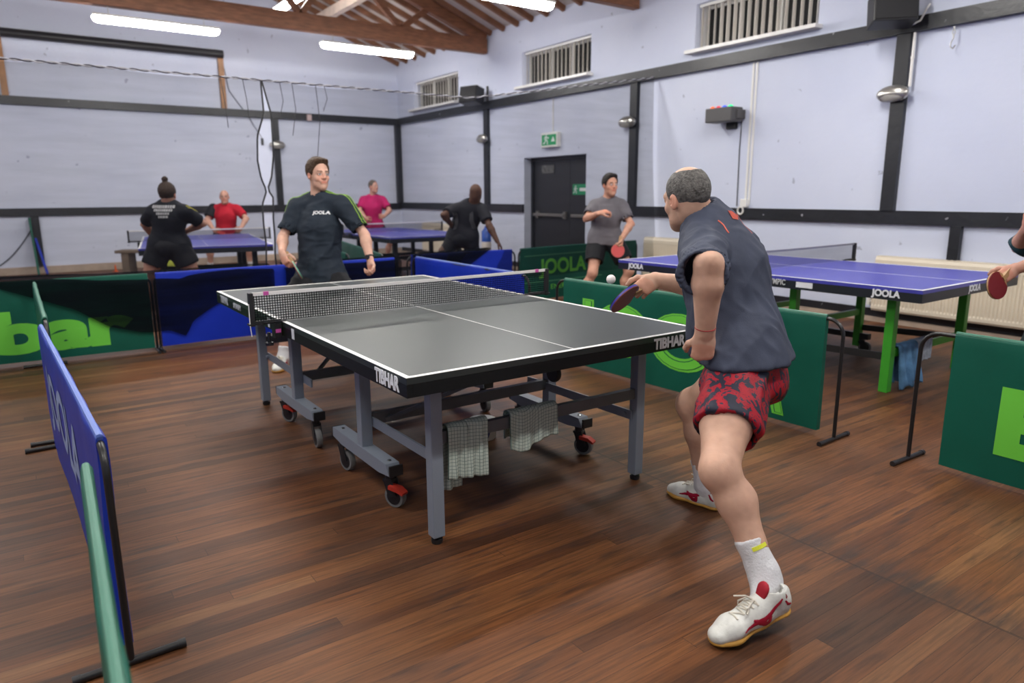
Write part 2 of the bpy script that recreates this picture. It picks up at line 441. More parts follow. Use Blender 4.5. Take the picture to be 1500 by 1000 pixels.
    rr = N('ShaderNodeMapRange'); rr.inputs[1].default_value = .3; rr.inputs[2].default_value = .7; rr.inputs[3].default_value = .42; rr.inputs[4].default_value = .62; L(w.outputs['Fac'], rr.inputs[0]); L(rr.outputs[0], b.inputs['Roughness'])
    b.inputs['Specular IOR Level'].default_value = .28
    bp = N('ShaderNodeBump'); bp.inputs['Strength'].default_value = .25; bp.inputs['Distance'].default_value = .002
    L(mth('SUBTRACT', g.outputs['Fac'], mth('MULTIPLY', j, .8)), bp.inputs['Height']); L(bp.outputs[0], b.inputs['Normal'])
    return m

def mat_wall():
    m = bpy.data.materials.new('lilac_painted_brick'); m.use_nodes = True; nt = m.node_tree; b = nt.nodes['Principled BSDF']
    N = nt.nodes.new; L = nt.links.new
    tc = N('ShaderNodeTexCoord'); n = N('ShaderNodeTexNoise'); n.inputs['Scale'].default_value = .9; n.inputs['Detail'].default_value = 6; L(tc.outputs['Object'], n.inputs['Vector'])
    r = N('ShaderNodeValToRGB'); r.color_ramp.elements[0].position = .3; r.color_ramp.elements[1].position = .7
    r.color_ramp.elements[0].color = (.565, .608, .755, 1); r.color_ramp.elements[1].color = (.635, .675, .805, 1); L(n.outputs['Fac'], r.inputs[0])
    # scuffs and chips
    v = N('ShaderNodeTexNoise'); v.inputs['Scale'].default_value = 7; v.inputs['Detail'].default_value = 4; L(tc.outputs['Object'], v.inputs['Vector'])
    vr = N('ShaderNodeMapRange'); vr.inputs[1].default_value = .705; vr.inputs[2].default_value = .74; vr.inputs[3].default_value = 0; vr.inputs[4].default_value = .5; L(v.outputs['Fac'], vr.inputs[0])
    mx = N('ShaderNodeMix'); mx.data_type = 'RGBA'; L(vr.outputs[0], mx.inputs[0]); L(r.outputs[0], mx.inputs[6]); mx.inputs[7].default_value = (.16, .17, .24, 1)
    L(mx.outputs[2], b.inputs['Base Color']); b.inputs['Roughness'].default_value = .62; b.inputs['Specular IOR Level'].default_value = .3
    # courses of brick under the paint
    w = N('ShaderNodeTexWave'); w.wave_type = 'BANDS'; w.bands_direction = 'Z'; w.inputs['Scale'].default_value = 4.2; w.inputs['Distortion'].default_value = 2.5; w.inputs['Detail'].default_value = 2; L(tc.outputs['Object'], w.inputs['Vector'])
    bp = N('ShaderNodeBump'); bp.inputs['Strength'].default_value = .018; bp.inputs['Distance'].default_value = .01; L(w.outputs['Fac'], bp.inputs['Height'])
    n2 = N('ShaderNodeTexNoise'); n2.inputs['Scale'].default_value = 14; n2.inputs['Detail'].default_value = 5; L(tc.outputs['Object'], n2.inputs['Vector'])
    bp2 = N('ShaderNodeBump'); bp2.inputs['Strength'].default_value = .2; bp2.inputs['Distance'].default_value = .01; L(n2.outputs['Fac'], bp2.inputs['Height']); L(bp.outputs[0], bp2.inputs['Normal'])
    L(bp2.outputs[0], b.inputs['Normal'])
    return m
M_wall = mat_wall()
def mat_black_paint():
    m = mat('black_painted_timber', (.012, .013, .017), .38, var=.25, vscale=3, bump=.3, bscale=18)
    nt = m.node_tree; b = nt.nodes['Principled BSDF']; N = nt.nodes.new; L = nt.links.new
    old = b.inputs['Base Color'].links[0].from_socket
    tc = N('ShaderNodeTexCoord'); n = N('ShaderNodeTexNoise'); n.inputs['Scale'].default_value = 13; n.inputs['Detail'].default_value = 4; L(tc.outputs['Object'], n.inputs['Vector'])
    r = N('ShaderNodeMapRange'); r.inputs[1].default_value = .73; r.inputs[2].default_value = .77; r.inputs[3].default_value = 0; r.inputs[4].default_value = .6; L(n.outputs['Fac'], r.inputs[0])
    mx = N('ShaderNodeMix'); mx.data_type = 'RGBA'; L(r.outputs[0], mx.inputs[0]); L(old, mx.inputs[6]); mx.inputs[7].default_value = (.55, .55, .6, 1); L(mx.outputs[2], b.inputs['Base Color'])
    return m
M_black = mat_black_paint()
M_beam = mat('brown_stained_beam', (.21, .085, .042), .55, var=.3, vscale=5, stretch=(1, 6, 6), bump=.2, bscale=20)
M_rafter = mat('brown_rafter', (.20, .088, .046), .6, var=.3, vscale=4)
M_roof = mat('pale_roof_boarding', (.50, .45, .42), .7, var=.12, vscale=3)
M_white = mat('white_plastic', (.78, .77, .74), .4)
M_cream = mat('cream_enamel', (.74, .66, .53), .4)
M_dark = mat('dark_plastic', (.012, .012, .014), .45)
M_steel = mat('brushed_steel', (.55, .55, .55), .3, metal=.9)
M_night = mat('dark_window_glass', (.012, .014, .018), .06, spec=.5)

def struct(name, mb, m, smooth=False):
    o = mb.build(name, m, None, smooth); o['kind'] = 'structure'; return o

XR, YB, XL, YF = 5.75, 11.8, -5.75, -8.0
EAVE, SLOPE = 4.26, .38
RIDGE = EAVE + SLOPE * XR
wins = [(1.37, 3.11), (5.15, 6.94), (9.10, 10.97)]
WZ0, WZ1 = 3.18, 3.74
DY0, DY1, DZ = 5.22, 6.89, 1.98

fl = struct('floor', MB().box(((XL + XR) / 2, (YF + YB) / 2, -.05), (XR - XL + .6, YB - YF + .6, .1)), mat_floor())
# right wall with its three high windows and the door recess
w = MB(); T = .3; xc = XR + T / 2
def seg(y0, y1, z0, z1): w.box((xc, (y0 + y1) / 2, (z0 + z1) / 2), (T, y1 - y0, z1 - z0))
seg(YF, DY0, 0, WZ0); seg(DY0, DY1, DZ, WZ0); seg(DY1, YB + .3, 0, WZ0)
ys = [YF] + [q for a in wins for q in a] + [YB + .3]
for i in range(0, len(ys), 2): seg(ys[i], ys[i + 1], WZ0, WZ1)
seg(YF, YB + .3, WZ1, EAVE)
struct('wall_right', w, M_wall)
g = [(XL - .3, 0), (XR, 0), (XR, EAVE), (0, RIDGE), (XL - .3, EAVE - .11)]
struct('wall_back', MB().prism(g, (0, YB + .3, 0), (1, 0, 0), (0, 0, 1), .3), M_wall)
struct('wall_front', MB().prism(g, (0, YF, 0), (1, 0, 0), (0, 0, 1), .3), M_wall)
struct('wall_left', MB().box((XL - .15, (YF + YB) / 2, EAVE / 2), (.3, YB - YF, EAVE)), M_wall)
c = MB()
for s in (1, -1):
    c.prism([(0, RIDGE), (6.3, RIDGE - SLOPE * 6.3), (6.3, RIDGE - SLOPE * 6.3 + .05), (0, RIDGE + .05)], (0, YB + .3 if s > 0 else YF - .3, 0), (s, 0, 0), (0, 0, 1), YB - YF + .6)
ceil = struct('ceiling', c, M_roof)
for s in (1, -1):                                             # rafters carrying the roof boarding
    y = YB - .12
    while y > (3.4 if s > 0 else 5.5):
        r = MB(); sl = SLOPE
        a = V((s * 5.745, y, EAVE + .02 - .055)); bb = V((s * .02, y, RIDGE - .055 - .01))
        r.bar(a, bb, .06, .10); r.build('rafter', M_rafter, ceil)
        y -= .42
for x in (3.75, -3.75): MB().bar((x, YB, RIDGE - SLOPE * abs(x) - .21), (x, YF, RIDGE - SLOPE * abs(x) - .21), .13, .17).build('purlin', mat('pale_purlin', (.62, .50, .42), .6, var=.15), ceil)

n_tr = [0]
def trim(mb, m=M_black):
    n_tr[0] += 1; return struct('trim_%d' % n_tr[0], mb, m)
trim(MB().box((XR - .04, (YF + YB) / 2, 2.98), (.08, YB - YF, .14)))                 # upper rail, right wall
lr = MB()
lr.box((XR - .02, (YF + DY0) / 2, 1.11), (.04, DY0 - YF, .14)); lr.box((XR - .02, (DY1 + YB) / 2, 1.11), (.04, YB - DY1, .14)); trim(lr)
trim(MB().box((0, YB - .04, 2.98), (XR - XL - .16, .08, .14))); trim(MB().box((0, YB - .02, 1.09), (XR - XL - .08, .04, .14)))
for yy, z0, z1 in ((4.15, 1.18, 2.91), (8.05, 1.18, 2.91), (.38, 1.18, 2.91), (-.31, .13, 1.04), (-3.6, 1.18, 2.91)):
    trim(MB().box((XR - .03, yy, (z0 + z1) / 2), (.06, .14 if z0 > 1 else .1, z1 - z0)))
trim(MB().box((XR - .06, YB - .06, 2.045), (.12, .12, 1.73)))
for xx, z0, z1 in ((2.91, 1.16, 2.91), (-1.47, .13, 1.02)):
    trim(MB().box((xx, YB - .03, (z0 + z1) / 2), (.13, .06, z1 - z0)))
o = struct('baseboard_right', MB().box((XR - .012, (YF + DY0) / 2, .095), (.024, DY0 - YF, .085)).box((XR - .012, (DY1 + YB) / 2, .095), (.024, YB - DY1, .085)), M_black)
M_skirt = mat('pale_skirting', (.42, .33, .26), .55, var=.2)
trim(MB().box((XR - .025, (YF + DY0) / 2, .025), (.05, DY0 - YF, .05)).box((XR - .025, (DY1 + YB) / 2, .025), (.05, YB - DY1, .05)), M_skirt)
struct('baseboard_back', MB().box(((XL + XR) / 2, YB - .02, .065), (XR - XL - .1, .04, .13)), M_skirt)

# windows: frame, pane, sill
M_sill = mat('white_gloss_sill', (.80, .79, .77), .35)
for i, (y0, y1) in enumerate(wins):
    m = MB(); xx = XR + .17
    for z in (WZ0 + .03, WZ1 - .03): m.box((xx, (y0 + y1) / 2, z), (.06, y1 - y0, .06))
    for k in range(4): m.box((xx, y0 + .03 + (y1 - y0 - .06) * k / 3, (WZ0 + WZ1) / 2), (.06, .05, WZ1 - WZ0 - .12))
    o = m.build('window_%d' % (i + 1), M_white); o['kind'] = 'structure'
    MB().box((xx + .01, (y0 + y1) / 2, (WZ0 + WZ1) / 2), (.012, y1 - y0, WZ1 - WZ0)).build('pane', M_night, o)
    MB().box((XR - .055, (y0 + y1) / 2, WZ0 - .028), (.17, y1 - y0 + .12, .045), bev=.006).build('window_sill', M_sill, o)
# vertical blinds
M_blind = mat('cream_blind_fabric', (.84, .80, .74), .7)
bl_lab = ['vertical blind in the high window nearest the camera, slats turned open', 'vertical blind in the high window above the green exit sign', 'vertical blind in the small high window near the far corner']
for i, (y0, y1) in enumerate(wins):
    t = empty('vertical_blind', (XR + .07, (y0 + y1) / 2, WZ1), 0, bl_lab[i], 'blind', 'vertical blinds in the high windows')
    MB().box((0, 0, -.02), (.05, y1 - y0 - .02, .035)).build('headrail', M_white, t)
    n = 17
    for k in range(n):
        u = k / (n - 1); yy = (y1 - y0 - .1) * (.5 - u)
        MB().box((0, yy, -.29), (.085, .004, .50), rz=math.radians((10, 34, 46)[i]) + (.25 if k < 3 else 0)).build('slat', M_blind, t)

# door in its recess
def mdoor(): return mat('black_door_paint', (.016, .017, .021), .42, bump=.1, bscale=12)
xd = XR + .17
m = MB()
m.box((xd + .03, DY0 + .03, DZ / 2), (.1, .06, DZ)).box((xd + .03, DY1 - .03, DZ / 2), (.1, .06, DZ)).box((xd + .03, (DY0 + DY1) / 2, DZ - .03), (.1, DY1 - DY0 - .12, .06))
d = m.build('door_1', mdoor()); d['kind'] = 'structure'
ym = 5.83
MB().box((xd + .03, (DY0 + .06 + ym) / 2, .96), (.045, ym - DY0 - .065, 1.92), bev=.004).build('leaf', mdoor(), d)
MB().box((xd + .03, (DY1 - .06 + ym) / 2, .96), (.045, DY1 - ym - .065, 1.92), bev=.004).build('leaf', mdoor(), d)
MB().box((xd - .03, (DY1 + ym) / 2, 1.0), (.05, .86, .05), bev=.008).box((xd - .01, DY1 - .2, 1.0), (.06, .06, .12)).box((xd - .01, ym + .1, 1.0), (.06, .06, .12)).build('push_bar', mat('dull_grey_bar', (.20, .19, .18), .4, metal=.4), d)
MB().box((xd - .03, (DY0 + ym) / 2, 1.0), (.05, .42, .05), bev=.008).box((xd - .01, DY0 + .14, 1.0), (.06, .06, .12)).build('push_bar', mat('dull_grey_bar', (0, 0, 0)), d)
MB().box((xd - .002, 6.42, 1.78), (.006, .34, .14)).build('notice', mat('faded_notice', (.10, .10, .10), .6, var=.6, vscale=30), d)
M_green = mat('sign_green', (.012, .26, .11), .45)
sg = empty('fire_exit_sign', (xd, 5.53, 1.43), 0, 'small green and white fire exit sign on the black double door', 'sign')
MB().box((-.004, 0, 0), (.006, .42, .17)).build('plate', M_green, sg)
def running_man(x, y, z, s, m, par):
    """white pictogram: figure running towards a doorway"""
    q = MB(); X = V((0, -1, 0)); Y = V((0, 0, 1)); O = V((x, y, z))
    q.prism([(.03 * math.cos(a * PI / 6) * s, (.16 + .03 * math.sin(a * PI / 6)) * s) for a in range(12)], O, X, Y, .002)
    for pl, w_ in ((((0, .12), (-.03, .02)), .05), (((0, .11), (.07, .05), (.1, .09)), .022), (((-.01, .11), (-.08, .09), (-.09, .03)), .022), (((-.02, .03), (.05, -.02), (.04, -.1)), .028), (((-.03, .03), (-.07, -.06), (-.14, -.07)), .028)):
        for (a0, a1), (b0, b1) in zip(pl[:-1], pl[1:]):
            d_ = V((b0 - a0, b1 - a1)).normalized(); n_ = V((-d_.y, d_.x)) * w_ / 2
            q.prism([((a0 + n_.x) * s, (a1 + n_.y) * s), ((a0 - n_.x) * s, (a1 - n_.y) * s), ((b0 - n_.x) * s, (b1 - n_.y) * s), ((b0 + n_.x) * s, (b1 + n_.y) * s)], O, X, Y, .002)
    q.build('pictogram', m, par)
M_paper = mat('white_print', (.80, .80, .80), .5)
running_man(-.010, .13, -.02, .45, M_paper, sg)
MB().box((-.009, -.05, 0), (.003, .16, .05)).build('arrow', M_paper, sg)
ex = empty('exit_sign', (XR, 6.08, 2.13), 0, 'lit green running man exit sign on the wall above the black door', 'sign')
MB().box((-.04, 0, .11), (.08, .44, .24), bev=.008).build('housing', M_white, ex)
MB().box((-.082, 0, .11), (.006, .38, .17)).build('panel', mat('lit_green', (.01, .22, .08), .4, emit=(.01, .25, .09), strength=.35), ex)
running_man(-.0865, .06, .10, .62, M_paper, ex)
MB().prism([(-.05, -.03), (.05, -.03), (0, .05)], (-.0865, -.12, .11), (0, -1, 0), (0, 0, 1), .003).build('arrow', M_paper, ex)
tag(MB().tube([(XR - .012, 6.06, 2.37), (XR - .012, 6.06, 2.90)], .010, 8).build('cable_conduit', M_white), 'thin pale conduit running up from the green exit sign to the black rail', 'conduit')

# ------------------------------------------------------------------ trusses and lamps
tr_lab = ['brown timber roof truss farthest from the camera, in front of the far gable', 'brown timber roof truss whose end rests on the wall above the second window',
          'brown timber roof truss above the middle of the grey table', 'brown timber roof truss nearest the entrance end']
TY = [8.05, 4.17, .30, -3.05]
for i, ty in enumerate(TY):
    pass
    t = empty('roof_truss', (0, ty, 0), 0, tr_lab[i], 'roof truss', 'timber roof trusses')
    MB().box((0, 0, 4.01), (11.44, .13, .26), bev=.01).build('tie_beam', M_beam, t)
    for s in (1, -1):
        MB().bar((s * 5.70, 0, 4.16 - .02), (s * .05, 0, RIDGE - .30), .12, .20).build('principal_rafter', M_beam, t)
        for a, bq in (((4.0, 4.12), (4.62, 4.56)), ((4.0, 4.12), (2.95, 5.12)), ((2.28, 4.12), (3.0, 5.07)), ((2.28, 4.12), (.98, 5.62))):
            MB().bar((s * a[0], 0, a[1]), (s * bq[0], 0, bq[1]), .08, .09).build('strut', M_beam, t)
    MB().box((0, 0, 5.1), (.12, .12, 1.95)).build('king_post', M_beam, t)
M_lamp = mat('lit_diffuser', (.9, .9, .88), .3, emit=(1., .975, .93), strength=LAMP)
def batten(x0, x1, y, z, lab, along='x', zr=0.):
    Lh = (x1 - x0) / 2
    t = empty('batten_light', ((x0 + x1) / 2, y, z), zr, lab, 'ceiling light', 'white batten lights hung below the trusses')
    MB().box((0, 0, .035), (2 * Lh - .02, .185, .03), bev=.006).build('housing', M_white, t)
    m = MB(); n = 14; prof = []
    ring = []
    for k in range(9):
        u = -1 + k / 4; xx = Lh * u
        sc = 1. if abs(u) < 1 else .35
        ring.append((xx if abs(u) < 1 else xx, sc))
    xs = [-Lh, -Lh + .02, -Lh + .06, Lh - .06, Lh - .02, Lh]; ss = [.30, .75, 1, 1, .75, .30]
    vs = []; fs = []
    for xx, s_ in zip(xs, ss):
        for k in range(n):
            a = PI + PI * k / (n - 1); vs.append((xx, .085 * s_ * math.cos(a), .017 + .075 * s_ * math.sin(a)))
    for j in range(len(xs) - 1):
        for k in range(n - 1): fs.append((j * n + k, j * n + k + 1, (j + 1) * n + k + 1, (j + 1) * n + k))
        fs.append((j * n + n - 1, j * n, (j + 1) * n, (j + 1) * n + n - 1))
    fs.append(tuple(range(n))); fs.append(tuple((len(xs) - 1) * n + k for k in range(n))[::-1])
    m.add(vs, fs); m.build('diffuser', M_lamp, t, True)
    for s in (-1, 1): MB().cyl((s * Lh * .75, 0, .05), (s * Lh * .75, 0, .165 if zr == 0 else .3), .005, 8).build('hanger', M_steel, t)
    return t
names = {(0, 0): 'white batten light under the farthest truss, the left one of its pair', (0, 1): 'white batten light under the farthest truss, nearer the far right corner',
         (1, 1): 'white batten light under the second truss, cut off by the top of the picture', (1, 0): 'white batten light under the middle of the second truss'}
for i, ty in enumerate(TY):
    for k, (a, b_) in enumerate(((-.59, 1.04), (2.58, 4.22), (-3.76, -2.13))):
        lab = names.get((i, k), 'white batten light under the truss %s, %s' % (['farthest from the camera', 'second from the far gable', 'above the grey table', 'nearest the entrance'][i], ['mid span', 'right of the ridge', 'left of the ridge'][k]))
        batten(a, b_, ty, 3.72, lab)
batten(-.8, .8, 9.05, 4.36, 'white batten light running lengthwise behind the truss struts', zr=PI / 2).location = (2.46, 9.1, 4.52)

# ------------------------------------------------------------------ fittings on the walls
M_lampmetal = mat('lamp_silver', (.50, .49, .46), .28, metal=.85)
M_lampglass = mat('lamp_glass', (.33, .32, .29), .25)
def bulkhead(loc, rz, lab):
    t = empty('bulkhead_light', loc, rz, lab, 'wall light', 'oval silver bulkhead lamps on the black posts')
    q = SDF(); q.ell((-.045, 0, 0), (.07, .165, .085), k=0); q.plane((0, 0, 0), (1, 0, 0))
    q.ell((-.10, 0, -.055), (.10, .125, .045), k=0, op='sub')
    v, f = q.mesh(.008); np_mesh('casing', v, f, M_lampmetal, t)
    q = SDF(); q.ell((-.05, 0, -.012), (.058, .128, .068), k=0); q.plane((-.001, 0, 0), (1, 0, 0)); v, f = q.mesh(.008); np_mesh('lens', v, f, M_lampglass, t)
    return t
bulkhead((XR - .06, .41, 2.34), 0, 'oval silver bulkhead lamp on the black post below the large speaker')
bulkhead((XR - .06, 4.22, 2.37), 0, 'oval silver bulkhead lamp on the black post right of the exit door')
bulkhead((XR - .06, 8.10, 2.38), 0, 'oval silver bulkhead lamp on the black post below the small far speaker')
bulkhead((2.91, YB - .058, 2.38), PI / 2, 'oval silver bulkhead lamp on the black post of the far wall')
def speaker(loc, rz, lab, s=1.):
    t = empty('wall_speaker', loc, rz, lab, 'speaker', 'black wall speakers')
    M = Matrix.Rotation(.2, 3, 'Y')
    def bx(c, d, nm, mt, bev=.012):
        m = MB().box(c, d, bev=bev); m.v = [tuple(M @ V(v)) for v in m.v]; return m.build(nm, mt, t)
    bx((-.22 * s, 0, 0), (.24 * s, .40 * s, .30 * s), 'cabinet', mat('speaker_black', (.014, .014, .016), .5))
    bx((-.345 * s, 0, 0), (.014, .37 * s, .27 * s), 'grille', mat('speaker_grille', (.018, .018, .02), .8, bump=.5, bscale=300), .004)
    MB().bar((-.12 * s, 0, .0), (.09, 0, .02), .05, .06).box((.085, 0, .02), (.012, .12, .16)).build('bracket', M_dark, t)
    return t
speaker((XR - .14, .54, 3.06), .75, 'large black speaker on a bracket above the black rail, cable looping below')
speaker((XR - .1, 8.2, 3.10), .35, 'small far black speaker on top of the black rail near the corner')
tag(MB().tube([(XR - .02, 8.02, 3.06), (XR - .02, 8.02, 3.32)], .02, 8).build('bracket_post', M_dark), 'short black upright sticking up above the small far speaker', 'bracket')
cb = [(XR - .22, .46, 3.08), (XR - .2, .40, 3.0), (XR - .12, .30, 2.96), (XR - .09, .22, 3.0), (XR - .088, .17, 3.10), (XR - .06, .16, 3.14)]
tag(MB().tube(cb, .009, 8).build('speaker_cable', M_white), 'white cable looping from the large black speaker to the rail', 'cable')
tag(MB().tube([(XR - .065, .27, 2.90), (XR - .065, .27, 2.40)], .014, 8).tube([(XR - .066, .27, 2.66), (XR - .066, .27, 2.68)], .019, 8).build('cable_conduit', M_white), 'white conduit on the black post between the large speaker and the lamp', 'conduit')
# light projector with coloured lamps
t = empty('light_projector', (XR, 2.46, 2.31), 0, 'grey wall mounted light box with coloured lamps along its top', 'light projector')
MB().box((-.16, 0, 0), (.22, .40, .17), bev=.012).box((-.10, -.19, 0), (.16, .06, .11), bev=.01).build('housing', mat('projector_grey', (.075, .072, .075), .5), t)
MB().box((-.03, -.03, -.06), (.06, .14, .2), bev=.01).build('bracket', M_dark, t)
for k, cc in enumerate(((.9, .16, .03), (.75, .05, .08), (.05, .12, .75), (.02, .60, .20))):
    MB().lathe([(.034, 0), (.032, .012), (.018, .026), (.002, .03)], (-.20, .14 - k * .09, .083), seg=14).build('lamp', mat('lamp_colour_%d' % k, cc, .3, emit=cc, strength=.5 if k < 3 else 1.2), t, True)
t = empty('cable_trunking', (XR, 2.14, 0), 0, 'two thin white trunking strips running down the right wall to a socket box', 'trunking')
MB().box((-.010, .03, 2.06), (.018, .022, 1.68)).build('strip', M_white, t)
MB().box((-.010, -.02, 2.06), (.018, .022, 1.68)).build('strip', M_white, t)
MB().box((-.03, .03, 1.24), (.06, .10, .10), bev=.008).build('socket_box', M_white, t)
MB().tube([(-.05 + 0, .07 + .04 * math.cos(a * PI / 8), 1.15 + .045 * math.sin(a * PI / 8)) for a in range(16)], .011, 8, closed=True).build('cable_ring', M_white, t, True)
tag(MB().tube([(XR - .008, 2.30, 2.24), (XR - .008, 2.31, 1.9), (XR - .008, 2.30, 1.2)], .006, 6).build('cable', M_dark), 'thin dark cable hanging down the wall below the grey light box', 'cable')
t = empty('wall_hook', (XR - .09, -.10, 2.90), 0, 'silver chain and hook hanging below the black rail', 'hook')
for k in range(3):
    MB().tube([(0, (.012 if k % 2 else .004) * math.cos(a * PI / 5), -.03 - k * .035 + .022 * math.sin(a * PI / 5)) for a in range(10)], .005, 6, closed=True).build('link', M_steel, t, True)
MB().tube([(0, 0, -.12), (0, .015, -.15), (0, .018, -.19), (0, -.006, -.21), (0, -.025, -.18)], .006, 8).build('hook', M_steel, t, True)
# radiators
def radiator(y0, y1, z0, z1, lab):
    t = empty('radiator', (XR - .07, (y0 + y1) / 2, z0), 0, lab, 'radiator', 'cream panel radiators along the right wall')
    L_ = y1 - y0; H = z1 - z0; m = MB(); n = int(L_ / .033); pts = []
    for k in range(n):
        a = -L_ / 2 + L_ * k / n; s_ = L_ / n
        pts += [(a, 0), (a + s_ * .35, 0), (a + s_ * .5, .010), (a + s_ * .85, .010)]
    pts.append((L_ / 2, 0))
    vs = []; fs = []
    for zz, dd in ((0, .012), (.02, 0), (.05, 0), (.07, None), (H - .09, None), (H - .07, 0), (H - .03, 0), (H, .012)):
        for (yy, q) in pts: vs.append((-.045 + (q if dd is None else dd), yy, zz))
    nn = len(pts)
    for j in range(7):
        for k in range(nn - 1): fs.append((j * nn + k, j * nn + k + 1, (j + 1) * nn + k + 1, (j + 1) * nn + k))
    m.add(vs, fs); m.box((.0, 0, H / 2), (.06, L_ - .01, H - .03)); m.build('panel', M_cream, t)
    g = MB(); g.box((.012, 0, H + .004), (.085, L_, .012))
    for k in range(int(L_ / .05)): g.box((.012, -L_ / 2 + .03 + k * .05, H + .011), (.06, .02, .004))
    g.build('top_grille', M_cream, t)
    MB().cyl((0, L_ / 2 - .002, .09), (0, L_ / 2 + .06, .09), .012, 10).cyl((0, L_ / 2 + .05, .05), (0, L_ / 2 + .05, .14), .022, 12).build('valve', M_white, t, True)
    return t
radiator(-2.2, .41, .13, .70, 'long ribbed cream radiator behind the near end of the blue table')
radiator(2.35, 3.80, .13, .74, 'cream radiator partly hidden behind the bald player in the dark shirt')
radiator(8.7, 10.6, .13, .74, 'cream radiator behind the far right blue table')
# projection screen on the far wall
t = empty('projection_screen', (.17, YB, 3.05), 0, 'rolled up projection screen in a long black case on wooden uprights', 'projection screen')
MB().tube([(-1.76, -.10, 1.01), (1.80, -.10, 1.01)], .075, 16).box((.02, -.05, 1.03), (3.54, .09, .10), bev=.01).build('case', mat('screen_case', (.02, .02, .024), .4), t)
M_pine = mat('varnished_pine', (.36, .17, .065), .45, var=.2, vscale=6)
for xx in (-1.80, 1.76): MB().box((xx, -.03, .46), (.10, .055, .98)).build('upright', M_pine, t)
tag(MB().tube([(1.96, YB - .03, 4.0), (2.05, YB - .02, 3.4), (2.4, YB - .02, 2.9), (2.62, YB - .06, 2.5)], .006, 6).box((2.62, YB - .05, 2.44), (.04, .03, .13)).build('pull_cord', M_dark), 'thin dark cord with a weight hanging from the screen case', 'cord')
tag(MB().tube([(-2.3 + .88 * k / 10, YB - .02, .1 + .9 * (k / 10) ** 1.8) for k in range(11)], .009, 6).build('cable', M_dark), 'dark cable sagging down the far wall from the black post', 'cable')
tag(MB().box((3.62, YB - .10, 2.96), (.10, .05, .13), bev=.01).build('wall_box', mat('pinkish_plastic', (.55, .42, .42), .5)), 'small pale pink box on the black rail of the far wall', 'box')
# ------------------------------------------------------------------ table tennis tables
M_line = mat('white_line_paint', (.80, .80, .78), .45)
M_silver = mat('silver_grey_paint', (.215, .245, .295), .42, spec=.5)
M_castor = mat('grey_rubber', (.16, .16, .155), .7)
M_red = mat('red_brake_plastic', (.45, .035, .02), .45)
def table_tops(t, m_top, m_apron, tops_h=.76, ap=.072, line=.02):
    for s in (1, -1):
        y0, y1 = s * .004, s * 1.37; yc = (y0 + y1) / 2; Ly = abs(y1 - y0)
        top = MB().box((0, yc, tops_h - .0125), (1.525, Ly, .025), bev=.0015).build('table_top', m_top, t)
        zz = tops_h + .0004; ln = MB()
        for sx in (-1, 1): ln.box((sx * (.7625 - line / 2), yc, zz), (line, Ly - .002, .0016))
        ln.box((0, s * (1.37 - line / 2), zz), (1.525 - 2 * line, line, .0016))
        ln.box((0, yc - s * line / 2, zz), (.004, Ly - line, .0016))
        ln.build('white_lines', M_line, top)
        a = MB()
        for sx in (-1, 1): a.box((sx * (.7625 - .012), yc, tops_h - .025 - (ap - .025) / 2), (.024, Ly, ap - .025))
        a.box((0, s * (1.37 - .012), tops_h - .025 - (ap - .025) / 2), (1.48, .024, ap - .025))
        a.box((0, s * .03, tops_h - .025 - (ap - .025) / 2), (1.48, .024, ap - .025))
        a.build('apron', m_apron, t)
def tube_leg(t, x, y, z0, z1, m, w=.05, name='leg', foot=True):
    l = MB().box((x, y, (z0 + z1) / 2), (w, w, z1 - z0), bev=.004).build(name, m, t)
    if foot: MB().lathe([(.022, 0), (.024, .006), (.024, .02), (.012, .022), (.012, .035)], (x, y, 0), seg=16).build('foot', M_dark, l, True)
    return l
def castor(t, x, y, ztop, brake, turn):
    c = MB(); r = .052; R = Matrix.Rotation(turn, 3, 'Z'); off = R @ V((0, -.028, 0)); px, py = x + off.x, y + off.y; ax = R @ V((1, 0, 0))
    c.cyl((x, y, ztop - .03), (x, y, ztop), .022, 14)
    fw = R @ V((0, 1, 0))
    for s in (-1, 1):
        c.bar(V((px, py, r)) + ax * (.02 * s), V((x, y, ztop - .025)) + ax * (.02 * s), .006, .045, hint=fw)
    c.bar(V((x, y, ztop - .03)) + ax * .022, V((x, y, ztop - .03)) - ax * .022, .05, .012)
    o = c.build('castor', M_dark, t)
    MB().lathe([(r * .75, -.015), (r * .95, -.015), (r, -.009), (r, .009), (r * .95, .015), (r * .75, .015)], (px, py, r), ax, 28).build('wheel', M_castor, o, True, 30)
    MB().lathe([(r * .7, -.017), (r * .74, -.012), (r * .74, .012), (r * .7, .017)], (px, py, r), ax, 24).build('hub', M_dark, o, True, 30)
    if brake:
        M = Matrix.Rotation(turn, 4, 'Z'); q = MB().prism([(-.03, -.005), (.02, -.012), (.048, -.022), (.05, -.012), (.02, .008), (-.03, .012)], (0, -.020, 0), (0, -1, 0), (0, 0, 1), .040)
        q.v = [tuple(M @ V(v_) + V((px, py, 1.92 * r))) for v_ in q.v]; q.build('brake_pedal', M_red, o)
